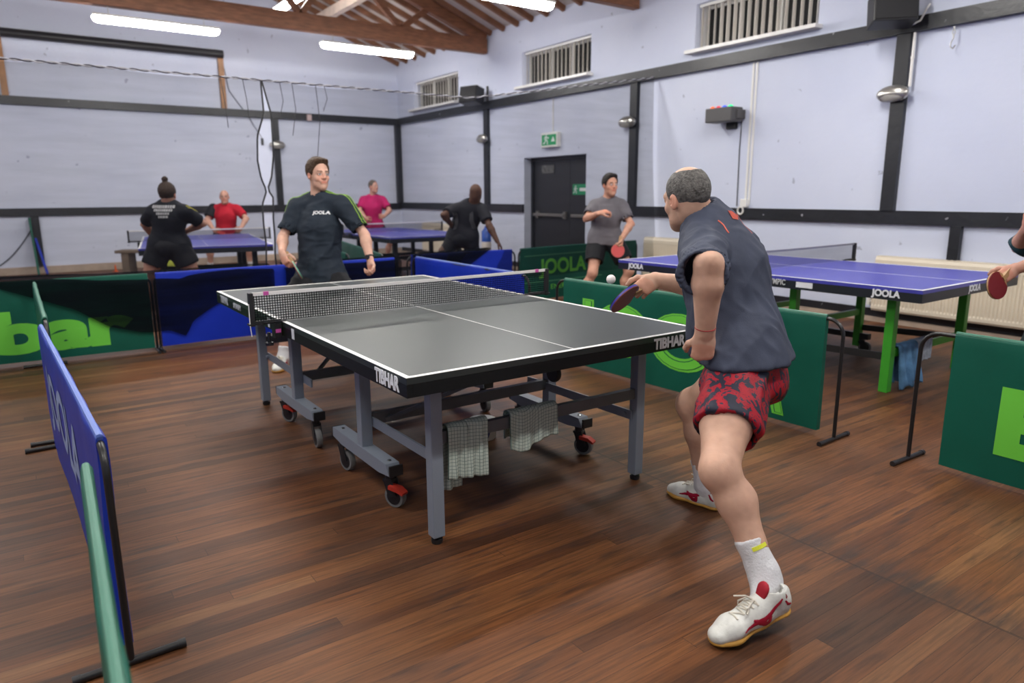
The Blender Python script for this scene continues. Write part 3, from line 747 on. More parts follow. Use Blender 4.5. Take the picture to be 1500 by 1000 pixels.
def grey_table():
    t = empty('tennis_table', (0, 0, 0), 0, 'grey topped table tennis table on silver legs and castors in the middle of the floor', 'table tennis table')
    table_tops(t, mat('charcoal_green_top', (.020, .027, .027), .36, spec=.5), mat('black_apron', (.004, .006, .007), .45, spec=.3))
    for sx in (-1, 1):
        for sy in (-1, 1):
            X, Yl = sx * .555, sy * 1.17
            tube_leg(t, X, Yl, .03, .70, M_silver, .052)
            MB().box((X, sy * .485, .45), (.056, .056, .50), bev=.004).build('upright', M_silver, t)
            bm_ = MB().prism([(-.33, .165), (-.30, .212), (.30, .212), (.33, .212), (.33, .165), (.22, .150), (-.22, .150)], (X - .032, sy * .475, 0), (0, 1, 0), (0, 0, 1), .064)
            b = bm_.build('trolley_beam', M_silver, t)
            for e_ in (-.336, .336): MB().box((X, sy * .475 + e_, .188), (.066, .012, .05), bev=.003).build('end_cap', M_dark, b)
            bl = MB()
            for q in (-.27, .27): bl.lathe([(.010, 0), (.010, .004), (.006, .007)], (X, sy * .475 + q, .212), seg=12)
            bl.build('bolt', mat('bright_bolt', (.8, .8, .78), .2, metal=1), b, True)
            castor(t, X, sy * .475 - .27, .155, sy < 0 or False, .45 if sy < 0 else -.1)
            castor(t, X, sy * .475 + .27, .155, sy > 0, .2 if sy < 0 else .5)
            MB().bar((X - .034 * sx, sy * 1.17, .333), (X - .034 * sx, sy * .33, .325), .010, .045).cyl((X - .05 * sx, sy * 1.13, .333), (X - .01 * sx, sy * 1.13, .333), .011, 10).build('brace', M_silver, t)
    for sy in (-1, 1):
        MB().bar((-.53, sy * 1.165, .44), (.53, sy * 1.165, .44), .03, .05).build('crossbar', mat('dark_silver_paint', (.10, .105, .115), .4), t)
        MB().bar((-.53, sy * .485, .335), (.53, sy * .485, .335), .03, .055).build('crossbar', mat('dark_silver_paint', (0, 0, 0)), t)
        MB().bar((-.45, sy * .50, .32), (.2, sy * 1.0, .68), .018, .018).build('folding_strut', mat('dark_silver_paint', (0, 0, 0)), t)
    # transport wheel hanging below the near top
    w = MB().bar((.20, -1.02, .69), (.20, -.98, .57), .03, .02).build('folding_wheel', M_dark, t)
    MB().lathe([(.03, -.012), (.042, -.012), (.045, 0), (.042, .012), (.03, .012)], (.20, -.97, .55), (1, 0, 0), 20).build('wheel', M_dark, w, True)
    L = mat('grey_lettering', (.42, .44, .48), .5)
    wl = mat('white_lettering', (.75, .76, .80), .45)
    lettering('TIBHAR', .072, (-.7655, -1.215, .722), (0, -1, 0), (0, 0, 1), wl, t, bold=.035, width=.80)
    lettering('TIBHAR', .066, (.54, -1.373, .722), (1, 0, 0), (0, 0, 1), wl, t, bold=.035, width=.86)
    lettering('TIBHAR', .060, (-.7655, 1.17, .724), (0, -1, 0), (0, 0, 1), L, t, bold=.03, width=.9)
    lettering('SMASH', .045, (-.7655, .86, .722), (0, -1, 0), (0, 0, 1), L, t, bold=.02, width=1.2)
    for y, s in ((-.17, 1), (.22, .8)):
        MB().box((-.7645, y, .722), (.002, .035 * s, .05)).build('maker_label', wl, t)
    return t
grey_table()

M_blue_top = mat('blue_table_top', (.058, .058, .37), .33)
def blue_table(name_lab, c, yaw, m_leg, text=True, detail=True):
    t = empty('tennis_table', (*c, 0), yaw, name_lab, 'table tennis table', 'blue table tennis tables')
    m_ap = mat('blue_black_apron', (.010, .012, .018), .42)
    table_tops(t, M_blue_top, m_ap, ap=.085, line=.02)
    for sx in (-1, 1):
        for sy in (-1, 1):
            tube_leg(t, sx * .56, sy * 1.10, .0, .69, m_leg, .062, foot=False)
            if detail: MB().box((sx * .50, sy * .32, .37), (.055, .055, .62)).build('upright', m_leg, t)
        if detail:
            MB().box((sx * .50, 0, .15), (.05, .85, .05)).build('trolley_beam', M_dark, t)
            for sy in (-1, 1): castor(t, sx * .50, sy * .36, .13, False, .3)
            for sy in (-1, 1):
                MB().bar((sx * .56, sy * 1.08, .25), (sx * .52, sy * .34, .22), .02, .05).build('brace', M_dark, t)
    for sy in (-1, 1):
        MB().bar((-.53, sy * 1.10, .27), (.53, sy * 1.10, .27), .025, .055).build('crossbar', m_leg, t)
        if detail: MB().bar((-.47, sy * .32, .36), (.47, sy * .32, .36), .03, .05).build('crossbar', m_leg, t)
    if text:
        wl = mat('white_lettering', (0, 0, 0))
        lettering('JOOLA', .062, (-.7655, -1.14, .715), (0, -1, 0), (0, 0, 1), wl, t, bold=.04, width=.95)
        lettering('JOOLA', .062, (-.7655, 1.14, .715), (0, -1, 0), (0, 0, 1), wl, t, bold=.04, width=.95)
        lettering('JOOLA', .062, (.0, -1.373, .715), (1, 0, 0), (0, 0, 1), wl, t, bold=.04, width=.95)
        lettering('OLYMPIC', .058, (-.7655, -.30, .715), (0, -1, 0), (0, 0, 1), L_grey, t, bold=.02, width=.75, spacing=1.1)
        MB().box((-.7645, -.55, .712), (.003, .13, .04)).build('maker_label', wl, t)
    return t
L_grey = mat('pale_grey_lettering', (.55, .56, .58), .5)
M_leggreen = mat('bright_green_leg', (.045, .33, .025), .4)
blue_table('blue topped table on bright green legs behind the bald player in the dark shirt', (3.62, .02), math.radians(.8), M_leggreen)
M_legblk = mat('dark_table_leg', (.02, .022, .026), .5)
blue_table('blue table between the player with a hair bun and the man in red', (.34, 7.1), math.radians(-9), M_legblk, False)
blue_table('blue table in the far corner between the magenta shirt and the stooping player', (3.36, 7.25), math.radians(1), M_legblk, False)

# ------------------------------------------------------------------ nets on the tables
M_tape = mat('white_net_tape', (.78, .76, .74), .6)
M_pink = mat('pink_tag', (.55, .08, .34), .5)
def table_net(loc, rz, lab, m_mesh, cell, full=True, tape=M_tape):
    t = empty('table_net', loc, rz, lab, 'table tennis net', 'nets on the tables')
    H = .1525; W = .915 - .012
    sag = lambda u: -.004 * math.sin(u * PI)
    MB().grid(lambda u, v: (W * (2 * u - 1), 0, .004 + v * (H - .016 + sag(u))), 60, 4, lambda u, v: (2 * W * u, (H - .016) * v)).build('netting', m_mesh, t)
    tp = MB()
    n = 40; vs = []; fs = []
    for k in range(n + 1):
        u = k / n; x = W * (2 * u - 1); z = H + sag(u)
        vs += [(x, -.003, z), (x, .003, z), (x, .003, z - .016), (x, -.003, z - .016)]
    for k in range(n):
        for j in range(4): fs.append((k * 4 + j, k * 4 + (j + 1) % 4, k * 4 + 4 + (j + 1) % 4, k * 4 + 4 + j))
    fs += [(0, 1, 2, 3), (n * 4 + 3, n * 4 + 2, n * 4 + 1, n * 4)]
    tp.add(vs, fs).build('top_tape', tape, t)
    for s in (-1, 1):
        p = MB().box((s * .905, 0, .07), (.022, .030, .165), bev=.003).build('post', M_dark, t)
        cl = MB().box((s * .845, 0, -.002), (.16, .034, .008)).box((s * .835, 0, .006), (.14, .012, .012)).box((s * .79, 0, -.045), (.034, .05, .07)).box((s * .80, 0, .003), (.11, .045, .004))
        if full: cl.cyl((s * .83, 0, -.10), (s * .83, 0, -.05), .008, 10).cyl((s * .83, 0, -.115), (s * .83, 0, -.10), .020, 14)
        cl.build('clamp', M_dark, t)
        if full:
            MB().box((s * (.79), -.0265, -.043), (.026, .003, .018)).build('pink_label', M_pink, t)
            MB().box((s * (.905 - .075), 0, H - .008), (.026, .008, .018)).build('pink_tag', M_pink, t)
            if s < 0: MB().tube([(s * .918, -.01, .10), (s * .920, -.014, .0), (s * .915, -.012, -.06)], .0022, 6).build('tension_cord', M_tape, t)
    return t
M_mesh = mat_grid('black_table_netting', (.012, .013, .015), .0125, .0125, .0036)
table_net((0, 0, .762), 0, 'black net with white tape and pink tags across the grey table', M_mesh, .0125)
M_mesh2 = mat_net('dark_fine_netting', (.02, .02, .03), .42)
M_dtape = mat('grey_net_tape', (.22, .22, .25), .6)
table_net((3.62, .02, .762), math.radians(.8), 'black net across the blue table with bright green legs', M_mesh2, .02, False, M_dtape)
table_net((.34, 7.1, .762), math.radians(-9), 'net across the blue table in front of the man in red', M_mesh2, .02, False)
table_net((3.36, 7.25, .762), math.radians(1), 'net across the blue table in front of the magenta shirt', M_mesh2, .02, False)

# ------------------------------------------------------------------ court surrounds
def fabric(name, col):
    return mat(name, col, .48, spec=.25, var=.10, vscale=2.5, bump=.35, bscale=7)
F_green = fabric('green_vinyl', (.004, .088, .058)); F_blue = fabric('blue_vinyl', (.006, .028, .40)); F_navy = fabric('faded_blue_vinyl', (.012, .032, .30))
M_lime = mat('lime_print', (.14, .56, .05), .5)
M_frame = mat('black_frame_tube', (.010, .010, .011), .35)
M_edgeg = mat('pale_green_hem', (.038, .165, .11), .5); M_edgeb = mat('pale_blue_hem', (.10, .17, .52), .45)
def barrier(a, b_, fab, lab, h=.70, foot=(-1, 1), hem=None, inset=.10, seed=0, post=True, flutter=.006, grp='court surrounds'):
    """a folding surround: bent tube frame standing on two feet, vinyl cover hung over its top"""
    a, b_ = V((*a, 0)), V((*b_, 0)); L_ = (b_ - a).length; rz = math.atan2((b_ - a).y, (b_ - a).x)
    t = empty('court_barrier', (a + b_) / 2, rz, lab, 'barrier', grp)
    hl = L_ / 2
    arc = lambda s: [(s * (hl - .09 + .09 * math.sin(q * PI / 12)), 0, h - .012 - .09 + .09 * math.cos(q * PI / 12)) for q in range(7)]
    pts = [(-hl, 0, .012)] + arc(-1)[::-1] + arc(1) + [(hl, 0, .012)]
    MB().tube(pts, .0105, 10).build('frame', M_frame, t, True)
    for s in foot:
        f = MB().tube([(s * hl, -.15, .012), (s * hl, .15, .012)], .0125, 10).build('foot', M_frame, t, True)
        for e_ in (-1, 1): MB().tube([(s * hl, e_ * .152, .012), (s * hl, e_ * .130, .012)], .0145, 10).build('end_cap', M_dark, f, True)
    # cover: closed loop section swept along the length
    n = max(12, int(L_ / .05)); nz = 12; sec = []
    for k in range(nz + 1): sec.append((-1, .035 + (h - .045) * k / nz))
    for k in range(1, 6): sec.append((math.cos(PI - k * PI / 6) / 1., h - .008 + .012 * math.sin(k * PI / 6)))
    for k in range(nz, -1, -1): sec.append((1, .035 + (h - .045) * k / nz))
    vs = []; fs = []; m = len(sec)
    for i in range(n + 1):
        u = i / n; x = -hl + inset + (L_ - 2 * inset) * u
        for (sd, z) in sec:
            q = 1 - (z / h) ** 2
            P = np.array([[x * 2.2 + seed * 5.1, z * 1.6, seed + .3], [x * 5 + z * 4 + seed, z * 3, seed + 4.]])
            w = vnoise(P); off = flutter * (1.5 * w[0] * q + .6 * w[1])
            vs.append((x, sd * (.0145 + .004 * q) + off, z + (.004 * w[0] if z < .05 else 0)))
    for i in range(n):
        for k in range(m): fs.append((i * m + k, i * m + (k + 1) % m, (i + 1) * m + (k + 1) % m, (i + 1) * m + k))
    fs.append(tuple(range(m))); fs.append(tuple(n * m + k for k in range(m))[::-1])
    t['flat'] = 1
    cv = MB().add(vs, fs).build('cover', fab, t, True, 60)
    if hem:
        hv = MB()
        hv.tube([(-hl + inset, 0, h + .0015), (hl - inset, 0, h + .0015)], .0105, 8).build('top_hem', hem, t, True)
    del t['flat']
    t['half'] = hl
    del t['half']
    return t, cv
def cover_text(bt, txt, size, u, z, side, m=M_lime, bold=.03, width=1.1, shear=0, spacing=1.0, fit=None, lift=.0022):
    """print lying on the cover, u metres from its middle, side -1 / +1 of the barrier's own y"""
    t, cv = bt
    me = text_mesh(txt, size, bold, .0, shear, spacing, width)
    if fit:
        for k in (0, 1):
            lo_ = min(v.co[k] for v in me.vertices); hi_ = max(v.co[k] for v in me.vertices)
            for v in me.vertices: v.co[k] = (v.co[k] - (lo_ + hi_) / 2) * fit[k] / (hi_ - lo_)
    bm = bmesh.new(); bm.from_mesh(me)
    for _ in range(3):
        long = [e for e in bm.edges if e.calc_length() > .05]
        if not long: break
        bmesh.ops.subdivide_edges(bm, edges=long, cuts=1); bmesh.ops.triangulate(bm, faces=bm.faces)
    bvh = BVHTree.FromPolygons([v.co for v in cv.data.vertices], [p.vertices for p in cv.data.polygons])
    for v in bm.verts:
        x = u + v.co.x * (1 if side < 0 else -1); zz = z + v.co.y
        hit = bvh.ray_cast(V((x, side * .3, zz)), V((0, -side, 0)))
        v.co = (x, (hit[0].y if hit[0] else side * .018) + side * lift, zz)
    bm.to_mesh(me); bm.free()
    return link_mesh('print', me, m, t)
bars = {}
b = barrier((-1.72, 3.35), (-1.72, 1.12), F_green, 'green barrier in the left row, farthest along it by the back row', hem=M_edgeg, seed=1)
b = barrier((-1.748, 1.02), (-1.672, -1.30), F_navy, 'faded blue barrier in the left row, with pale lettering on its face', hem=M_edgeb, seed=2, inset=.06)
cover_text(b, 'JOOLA', .36, -.15, .40, -1, mat('pale_blue_print', (.22, .30, .50), .5), width=1.25)
b = barrier((-1.724, -1.42), (-1.806, -3.72), F_green, foot=(1,), lab= 'green barrier in the left row, nearest the camera with a pale green top', hem=M_edgeg, seed=3, inset=.05)
b = barrier((-3.30, 3.52), (-.865, 3.44), F_green, 'green barrier with lime letters at the left of the back row', seed=4, inset=.02)
cover_text(b, 'bar', .50, .54, .28, -1, M_lime, bold=.05, width=1.2, spacing=.95, fit=(1.02, .36))
b = barrier((-.835, 3.45), (1.55, 3.50), F_blue, 'blue barrier in the back row behind the player in the navy shirt', seed=5, inset=.015)
b = barrier((1.76, 3.50), (1.72, 1.28), F_blue, 'blue barrier running away beyond the far half of the grey table', seed=6, hem=M_edgeb, flutter=.012)
b = barrier((1.78, .98), (1.85, -1.44), F_green, 'green barrier with lime letters close beyond the grey table', seed=7, hem=M_edgeg, inset=.10, h=.70)
for wd, u_, wd_m in (('JOO', -.30, 1.36), ('LA', .665, .47)):
    for bo, mm, lf, k in ((.045, M_lime, .002, 1), (.012, F_green, .0032, .955), (.002, M_lime, .0044, .945)):
        cover_text(b, wd, .50, u_, .325, -1, mm, bold=bo, width=1., fit=(wd_m * k, .51 * k), lift=lf)
b = barrier((1.89, -1.83), (1.83, -4.2), F_green, 'green barrier near the right edge with one lime letter showing', seed=8, hem=M_edgeg, inset=.16)
cover_text(b, 'ENEBE', .42, -.09, .31, -1, M_lime, bold=.05, width=1.2)
b = barrier((1.80, 3.72), (3.24, 3.64), F_blue, 'short blue barrier left of the far green one, net hem lying over it', seed=9, flutter=.012, inset=.05)
b = barrier((3.31, 3.66), (5.60, 3.90), F_green, 'green barrier with a lime name behind the player in the grey shirt', seed=10, inset=.03)
cover_text(b, 'JOOLA', .26, -.37, .44, -1, M_lime, bold=.03, width=1.05)
cover_text(b, 'ENERGY', .09, -.40, .18, -1, M_lime, bold=.0, width=1.3)
for z in (.60, .26): MB().box((-.35, -.026, z), (1.45, .002, .012)).build('print_line', mat('pale_green_print', (.05, .25, .12), .5), b[0])
b = barrier((1.62, 3.95), (2.42, 7.9), F_green, 'long green barrier between the two far blue tables', seed=11)
cover_text(b, 'JOOLA', .34, -.9, .36, 1, M_lime, width=1.2)
b = barrier((1.35, 4.3), (1.52, 6.6), F_green, 'green barrier with smeared lime print beside the far left blue table', seed=12)
cover_text(b, 'JOOLA', .40, .0, .36, 1, M_lime, width=1.2)

# ------------------------------------------------------------------ dividing nets hung on a rope across the hall
M_net = mat_net('grey_sports_netting', (.014, .016, .024), .37)
M_hem = mat_net('bunched_dark_netting', (.006, .007, .010), .80)
NY = 3.74
left_edge = [(2.45, .32), (2.15, .325), (1.93, .245), (1.70, .228), (1.53, .247), (1.416, .290), (1.28, .236), (1.08, .232), (.90, .24), (.70, .225), (.35, .22)]
right_edge = [(2.45, .33), (2.15, .392), (1.93, .39), (1.74, .382), (1.54, .347), (1.416, .295), (1.376, .348), (1.14, .331), (.97, .332), (.79, .318), (.35, .33)]
def edge_at(e, z):
    for (z0, x0), (z1, x1) in zip(e[:-1], e[1:]):
        if z <= z0 and z >= z1: return x0 + (x1 - x0) * (z0 - z) / (z0 - z1)
    return e[-1][1]
def rise(x): return max(0, x - 2.7) / 2.98 * .47
def net_sheet(name, x_out, edge, sgn, lab, x_cut):
    t = empty('divider_net', ((x_out + edge[0][1]) / 2, NY, 0), 0, lab, 'net', 'dividing nets across the hall')
    ox = t.location.x
    def fn(u, v):
        z = 2.45 + (.34 - 2.45) * v; x = x_out + (edge_at(edge, z) - x_out) * u; z += rise(x) * (1 - v)
        w = .03 * math.sin(x * 3.1 + z) + .02 * math.sin(x * 7.7 - z * 2)
        zt = z - (.02 * math.sin(PI * 4 * u) ** 2) * (1 - v)
        return (x - ox, w * (.2 + v) - .10 * v, zt)
    MB().grid(fn, 70, 30).build('netting', M_net, t, True, 180)
    ed = [(edge_at(edge, z) - ox, .03 * math.sin(edge_at(edge, z) * 3.1 + z) * .6 - .10 * (2.45 - z) / 2.11, z) for z in [2.45 - k * .05 for k in range(42)]]
    MB().tube(ed, .0085, 8).build('edge_cord', M_dark, t, True)
    rp = []
    n = int(abs(x_out - .33) / .03)
    for ph in (0, PI):
        m = MB(); pts = []
        for k in range(n + 1):
            x = x_out + (.33 - x_out) * k / n
            pts.append((x - ox, .007 * math.cos(k * 1.1 + ph), 2.455 + rise(x) + .007 * math.sin(k * 1.1 + ph)))
        m.tube(pts, .0055, 6).build('rope', mat('dark_grey_rope', (.045, .04, .055), .8) if ph else mat('pale_rope', (.5, .5, .55), .8), t, True)
    return t, ox
tl, oxl = net_sheet('divider_net', -5.7, left_edge, -1, 'grey dividing net left of the gap, hung in front of the far left courts', -5.7)
tr, oxr = net_sheet('divider_net', 5.68, right_edge, 1, 'grey dividing net right of the gap, hung in front of the black door', 5.68)
def skirt(t, ox, pts, yf, nm='bunched_hem'):
    """the net's heavy lower edge lying over the barrier tops and hanging down in front: (x, bottom z) list"""
    m = MB(); n = 80
    xs0, xs1 = pts[0][0], pts[-1][0]
    def bot(x):
        for (a, za), (c, zc) in zip(pts[:-1], pts[1:]):
            if a <= x <= c: return za + (zc - za) * (x - a) / (c - a + 1e-9)
        return pts[-1][1]
    def fn(u, v):
        x = xs0 + (xs1 - xs0) * u; z = .74 + (bot(x) - .74) * v; f = min(1, v * 6)
        yy = NY - .02 + (yf(x) - NY + .02) * f
        return (x - ox, yy - NY + .008 * math.sin(x * 9 + z * 12) * f, z if v > 0 else .70)
    m.grid(fn, n, 16).build(nm, M_hem, t, True, 180)
skirt(tl, oxl, [(-2.6, .70), (-1.95, .65), (-1.69, .54), (-1.46, .44), (-1.23, .27), (-.98, .19), (-.895, .18), (-.75, .18), (-.62, .11), (-.55, .25), (-.42, .33), (-.30, .39), (-.1, .44), (.10, .36), (.22, .30)], lambda x: (3.44 + .08 * max(0, -.865 - x) / 2.435 if x < -.85 else 3.45 + .05 * (x + .835) / 2.45) - .052)
skirt(tr, oxr, [(.33, .30), (.6, .36), (1.1, .30), (1.60, .36)], lambda x: 3.45 + .05 * (x + .835) / 2.45 - .052)
skirt(tr, oxr, [(1.85, .38), (2.2, .40), (2.43, .47), (2.62, .58), (2.86, .72)], lambda x: 3.72 - .08 * (x - 1.8) / 1.44 - .056)
for x, z1, nm in ((.62, 1.95, 0), (.86, 1.75, 0), (.50, 2.1, 0), (.95, 2.2, 0), (-.05, 2.0, 1), (.15, 2.1, 1)):
    tt, ox = ((tr, oxr), (tl, oxl))[nm]
    MB().tube([(x - ox, -.01, 2.45), (x - ox + .02, -.02, (2.45 + z1) / 2), (x - ox + .03 * (1 if nm else -1), -.03, z1)], .0032, 6).build('hanging_cord', M_dark, tt, True)
# ------------------------------------------------------------------ people
M_skin = mat_attr('skin', .52, .12, 90., .35, .04)
M_hairattr = mat_attr('hair', .6, .9, 160., .3)
def arr(*a): return np.array(a, float)
def unit(a): a = np.array(a, float); return a / (np.linalg.norm(a) + 1e-12)
def lerp(a, b, t): return np.array(a) * (1 - t) + np.array(b) * t
def rot(v, ax, ang): return np.array(Quaternion(V(ax).normalized(), ang) @ V(v))

def hand(S, w, d, n, t, curl=.4, sc=1., thumb=1., fan=.12):
    """w wrist, d towards the knuckles, n the way the palm faces, t towards the thumb"""
    d = unit(d); n = unit(np.array(n) - d * np.dot(n, d)); t = unit(np.array(t) - d * np.dot(t, d) - n * np.dot(t, n))
    S.cone(w - d * .01 * sc, w + d * .030 * sc, .027 * sc, .033 * sc, .02 * sc, (n, .62))
    S.cone(w + d * .030 * sc + t * .010 * sc, w + d * .078 * sc + t * .016 * sc, .029 * sc, .024 * sc, .016 * sc, (n, .5))
    S.cone(w + d * .030 * sc - t * .010 * sc, w + d * .074 * sc - t * .018 * sc, .027 * sc, .021 * sc, .016 * sc, (n, .5))
    tips = []
    for i, (o, L3, rr) in enumerate(((.031, (.043, .026, .021), .0092), (.0105, (.047, .030, .022), .0094), (-.0105, (.043, .028, .021), .0090), (-.030, (.034, .021, .019), .0080))):
        p = w + (d * (.086 - (.006 if i in (0, 3) else 0) - (.006 if i == 3 else 0)) + t * o) * sc
        dd = unit(d + t * fan * o / .03); ang = 0; c = curl * (1. - .06 * i) if i == 0 else curl * (1 + .04 * i)
        prev = p - dd * .012 * sc
        for j, (l, a) in enumerate(zip(L3, (70, 88, 58))):
            ang += math.radians(a) * c
            e = dd * math.cos(ang) + n * math.sin(ang); q = p + e * l * sc
            S.cone(p if j else prev, q, rr * (1.05 - .08 * j) * sc, rr * (.97 - .10 * j) * sc, .005 * sc); p = q
        tips.append(p)
    p = w + (d * .022 + t * .024 + n * .006) * sc
    d1 = unit(d * .62 + t * .72 * thumb + n * .35); d2 = unit(d * .85 + t * .30 * thumb + n * (.30 + .5 * curl)); d3 = unit(d * .85 + t * (-.1) + n * (.3 + .6 * curl))
    for e, l, r0, r1 in ((d1, .040, .0145, .0115), (d2, .032, .0115, .0105), (d3, .024, .0103, .0085)):
        q = p + e * l * sc; S.cone(p, q, r0 * sc, r1 * sc, .010 * sc); p = q
    c = w + d * .07 * sc
    return c - .135 * sc, c + .135 * sc

def shoe(par, heel, toe, up, ank, m_up, m_sole, h=.006, name='shoe', m_lace=None, stripe=None, tongue=None, side=None):
    """heel and toe: floor-side ends of the sole; up: the sole's own upward direction"""
    heel, toe = np.array(heel), np.array(toe); d = unit(toe - heel); Ls = np.linalg.norm(toe - heel); up = unit(np.array(up) - d * np.dot(up, d)); s = np.cross(d, up)
    P = lambda y, x, z: heel + d * y * Ls + s * x + up * z
    S = SDF()
    S.cone(P(.13, 0, .034), P(.40, 0, .036), .037, .037, .02); S.cone(P(.40, 0, .036), P(.72, 0, .034), .038, .043, .03, (up, .82)); S.cone(P(.72, 0, .032), P(.86, 0, .026), .043, .036, .02, (up, .72))
    S.cone(P(.14, 0, .06), P(.20, 0, .082), .033, .036, .02); S.cone(P(.22, 0, .075), P(.50, 0, .055), .034, .032, .03); S.cone(P(.07, 0, .05), P(.06, 0, .075), .020, .016, .02)
    S.plane(heel + up * .012, -up)
    S.cone(P(.17, 0, .085), P(.24, 0, .15), .027, .03, op='sub')
    v, f = S.mesh(h); sh = np_mesh(name, v, f, m_up, par)
    S2 = SDF()
    S2.cone(P(.14, 0, .010), P(.42, 0, .010), .040, .035, .02, (up, .36)); S2.cone(P(.42, 0, .010), P(.74, 0, .010), .036, .046, .02, (up, .36)); S2.cone(P(.74, 0, .010), P(.855, 0, .013), .046, .038, .02, (up, .36))
    v, f = S2.mesh(h); np_mesh('sole', v, f, m_sole, sh)
    bvh = None
    def onsurf(p):
        nonlocal bvh
        if bvh is None: bvh = BVHTree.FromPolygons([V(x.co) for x in sh.data.vertices], [p_.vertices for p_ in sh.data.polygons])
        r = bvh.find_nearest(V(p)); return r[0] + r[1] * .001, r[1]
    if m_lace:
        m = MB()
        for k in range(5):
            y = .44 + .06 * k
            a = [onsurf(P(y, x, .09))[0] for x in (-.026, -.013, 0, .013, .026)]; m.tube(a, .0035, 6)
            if k < 4:
                a = [onsurf(P(y + .06 * u, -.024 + .048 * u, .09))[0] for u in (0, .33, .66, 1)]; m.tube(a, .003, 6)
        p0 = V(P(.41, 0, .082)); dv, sv, uv_ = V(d), V(s), V(up)
        for q in (-1, 1):
            m.tube([p0, p0 + dv * .02 + uv_ * .02 + sv * q * .012, p0 + dv * .05 + uv_ * .012 + sv * q * .022, p0 + dv * .055 - uv_ * .004 + sv * q * .02, p0 + dv * .02 + uv_ * .002 + sv * q * .006], .0028, 6)
            m.tube([p0, p0 + dv * .03 + uv_ * .03 * (q > 0) + sv * q * .01, p0 + dv * .06 + uv_ * .03 * (q > 0) + sv * q * .03], .0026, 6)
        m.build('laces', m_lace, sh, True)
    if tongue:
        S3 = SDF(); S3.cone(P(.36, 0, .085), P(.31, 0, .118), .020, .023, 0, (unit(d * .8 + up * .5), .45)); v, f = S3.mesh(.005); np_mesh('tongue', v, f, tongue, sh)
    if stripe:
        for q in (1, -1):
            m = MB()
            for pts, r in ((((.66, .036), (.52, .050), (.42, .050), (.32, .062), (.18, .090)), (.002, .008, .009, .007, .004)), (((.56, .066), (.52, .056), (.48, .046)), (.003, .006, .007)), (((.50, .044), (.42, .026), (.37, .026), (.34, .052)), (.006, .010, .010, .006)), (((.13, .076), (.10, .056), (.03, .048)), (.003, .005, .003)), (((.08, .094), (.06, .088)), (.006, .006))):
                pl = []
                for (a0, a1), (b0, b1) in zip(pts[:-1], pts[1:]): pl += [(a0 + (b0 - a0) * k / 5, a1 + (b1 - a1) * k / 5) for k in range(5)]
                pl.append(pts[-1]); rr = list(np.interp(np.linspace(0, 1, len(pl)), np.linspace(0, 1, len(r)), r))
                pp = []
                for y, z in pl:
                    c, n_ = onsurf(P(y, q * .06, z)); pp.append((c, n_))
                # flat ribbon on the surface
                vs = []; fs = []
                for k, (c, n_) in enumerate(pp):
                    dr = (pp[min(k + 1, len(pp) - 1)][0] - pp[max(k - 1, 0)][0]).normalized(); w_ = n_.cross(dr).normalized() * rr[k]
                    vs += [c - w_ - n_ * .001, c + n_ * .0016, c + w_ - n_ * .001]
                for k in range(len(pp) - 1): fs += [(k * 3, k * 3 + 1, k * 3 + 4, k * 3 + 3), (k * 3 + 1, k * 3 + 2, k * 3 + 5, k * 3 + 4)]
                m.add(vs, fs)
            m.build('side_stripe', stripe, sh, True, 180)
    return sh

def bvh_of(o): return BVHTree.FromPolygons([V(x.co) for x in o.data.vertices], [p.vertices for p in o.data.polygons])
def print_on(o, txt, size, O, X, Y, m, bold=.03, width=1., me=None):
    """lettering laid onto the cloth o, seen from the X x Y side"""
    X, Y = V(X).normalized(), V(Y); Y = (Y - X * Y.dot(X)).normalized(); Z = X.cross(Y)
    me = me or text_mesh(txt, size, bold, 0, 0, 1, width); b = bvh_of(o); O = V(O)
    bm = bmesh.new(); bm.from_mesh(me)
    for _ in range(2):
        lg = [e for e in bm.edges if e.calc_length() > .015]
        if lg: bmesh.ops.subdivide_edges(bm, edges=lg, cuts=1); bmesh.ops.triangulate(bm, faces=bm.faces)
    for v in bm.verts:
        p = O + X * v.co.x + Y * v.co.y
        h = b.ray_cast(p + Z * .25, -Z); v.co = (h[0] if h[0] else p) + Z * .0035
    bm.to_mesh(me); bm.free()
    return link_mesh('print', me, m, o)
def piping(o, pts, r, m, name='piping'):
    b = bvh_of(o); pp = []
    for a, c in zip(pts[:-1], pts[1:]):
        for k in range(8):
            q = b.find_nearest(V(lerp(a, c, k / 8))); pp.append(q[0] + q[1] * r * .3)
    q = b.find_nearest(V(pts[-1])); pp.append(q[0] + q[1] * r * .3)
    return MB().tube(pp, r, 6).build(name, m, o, True, 180)

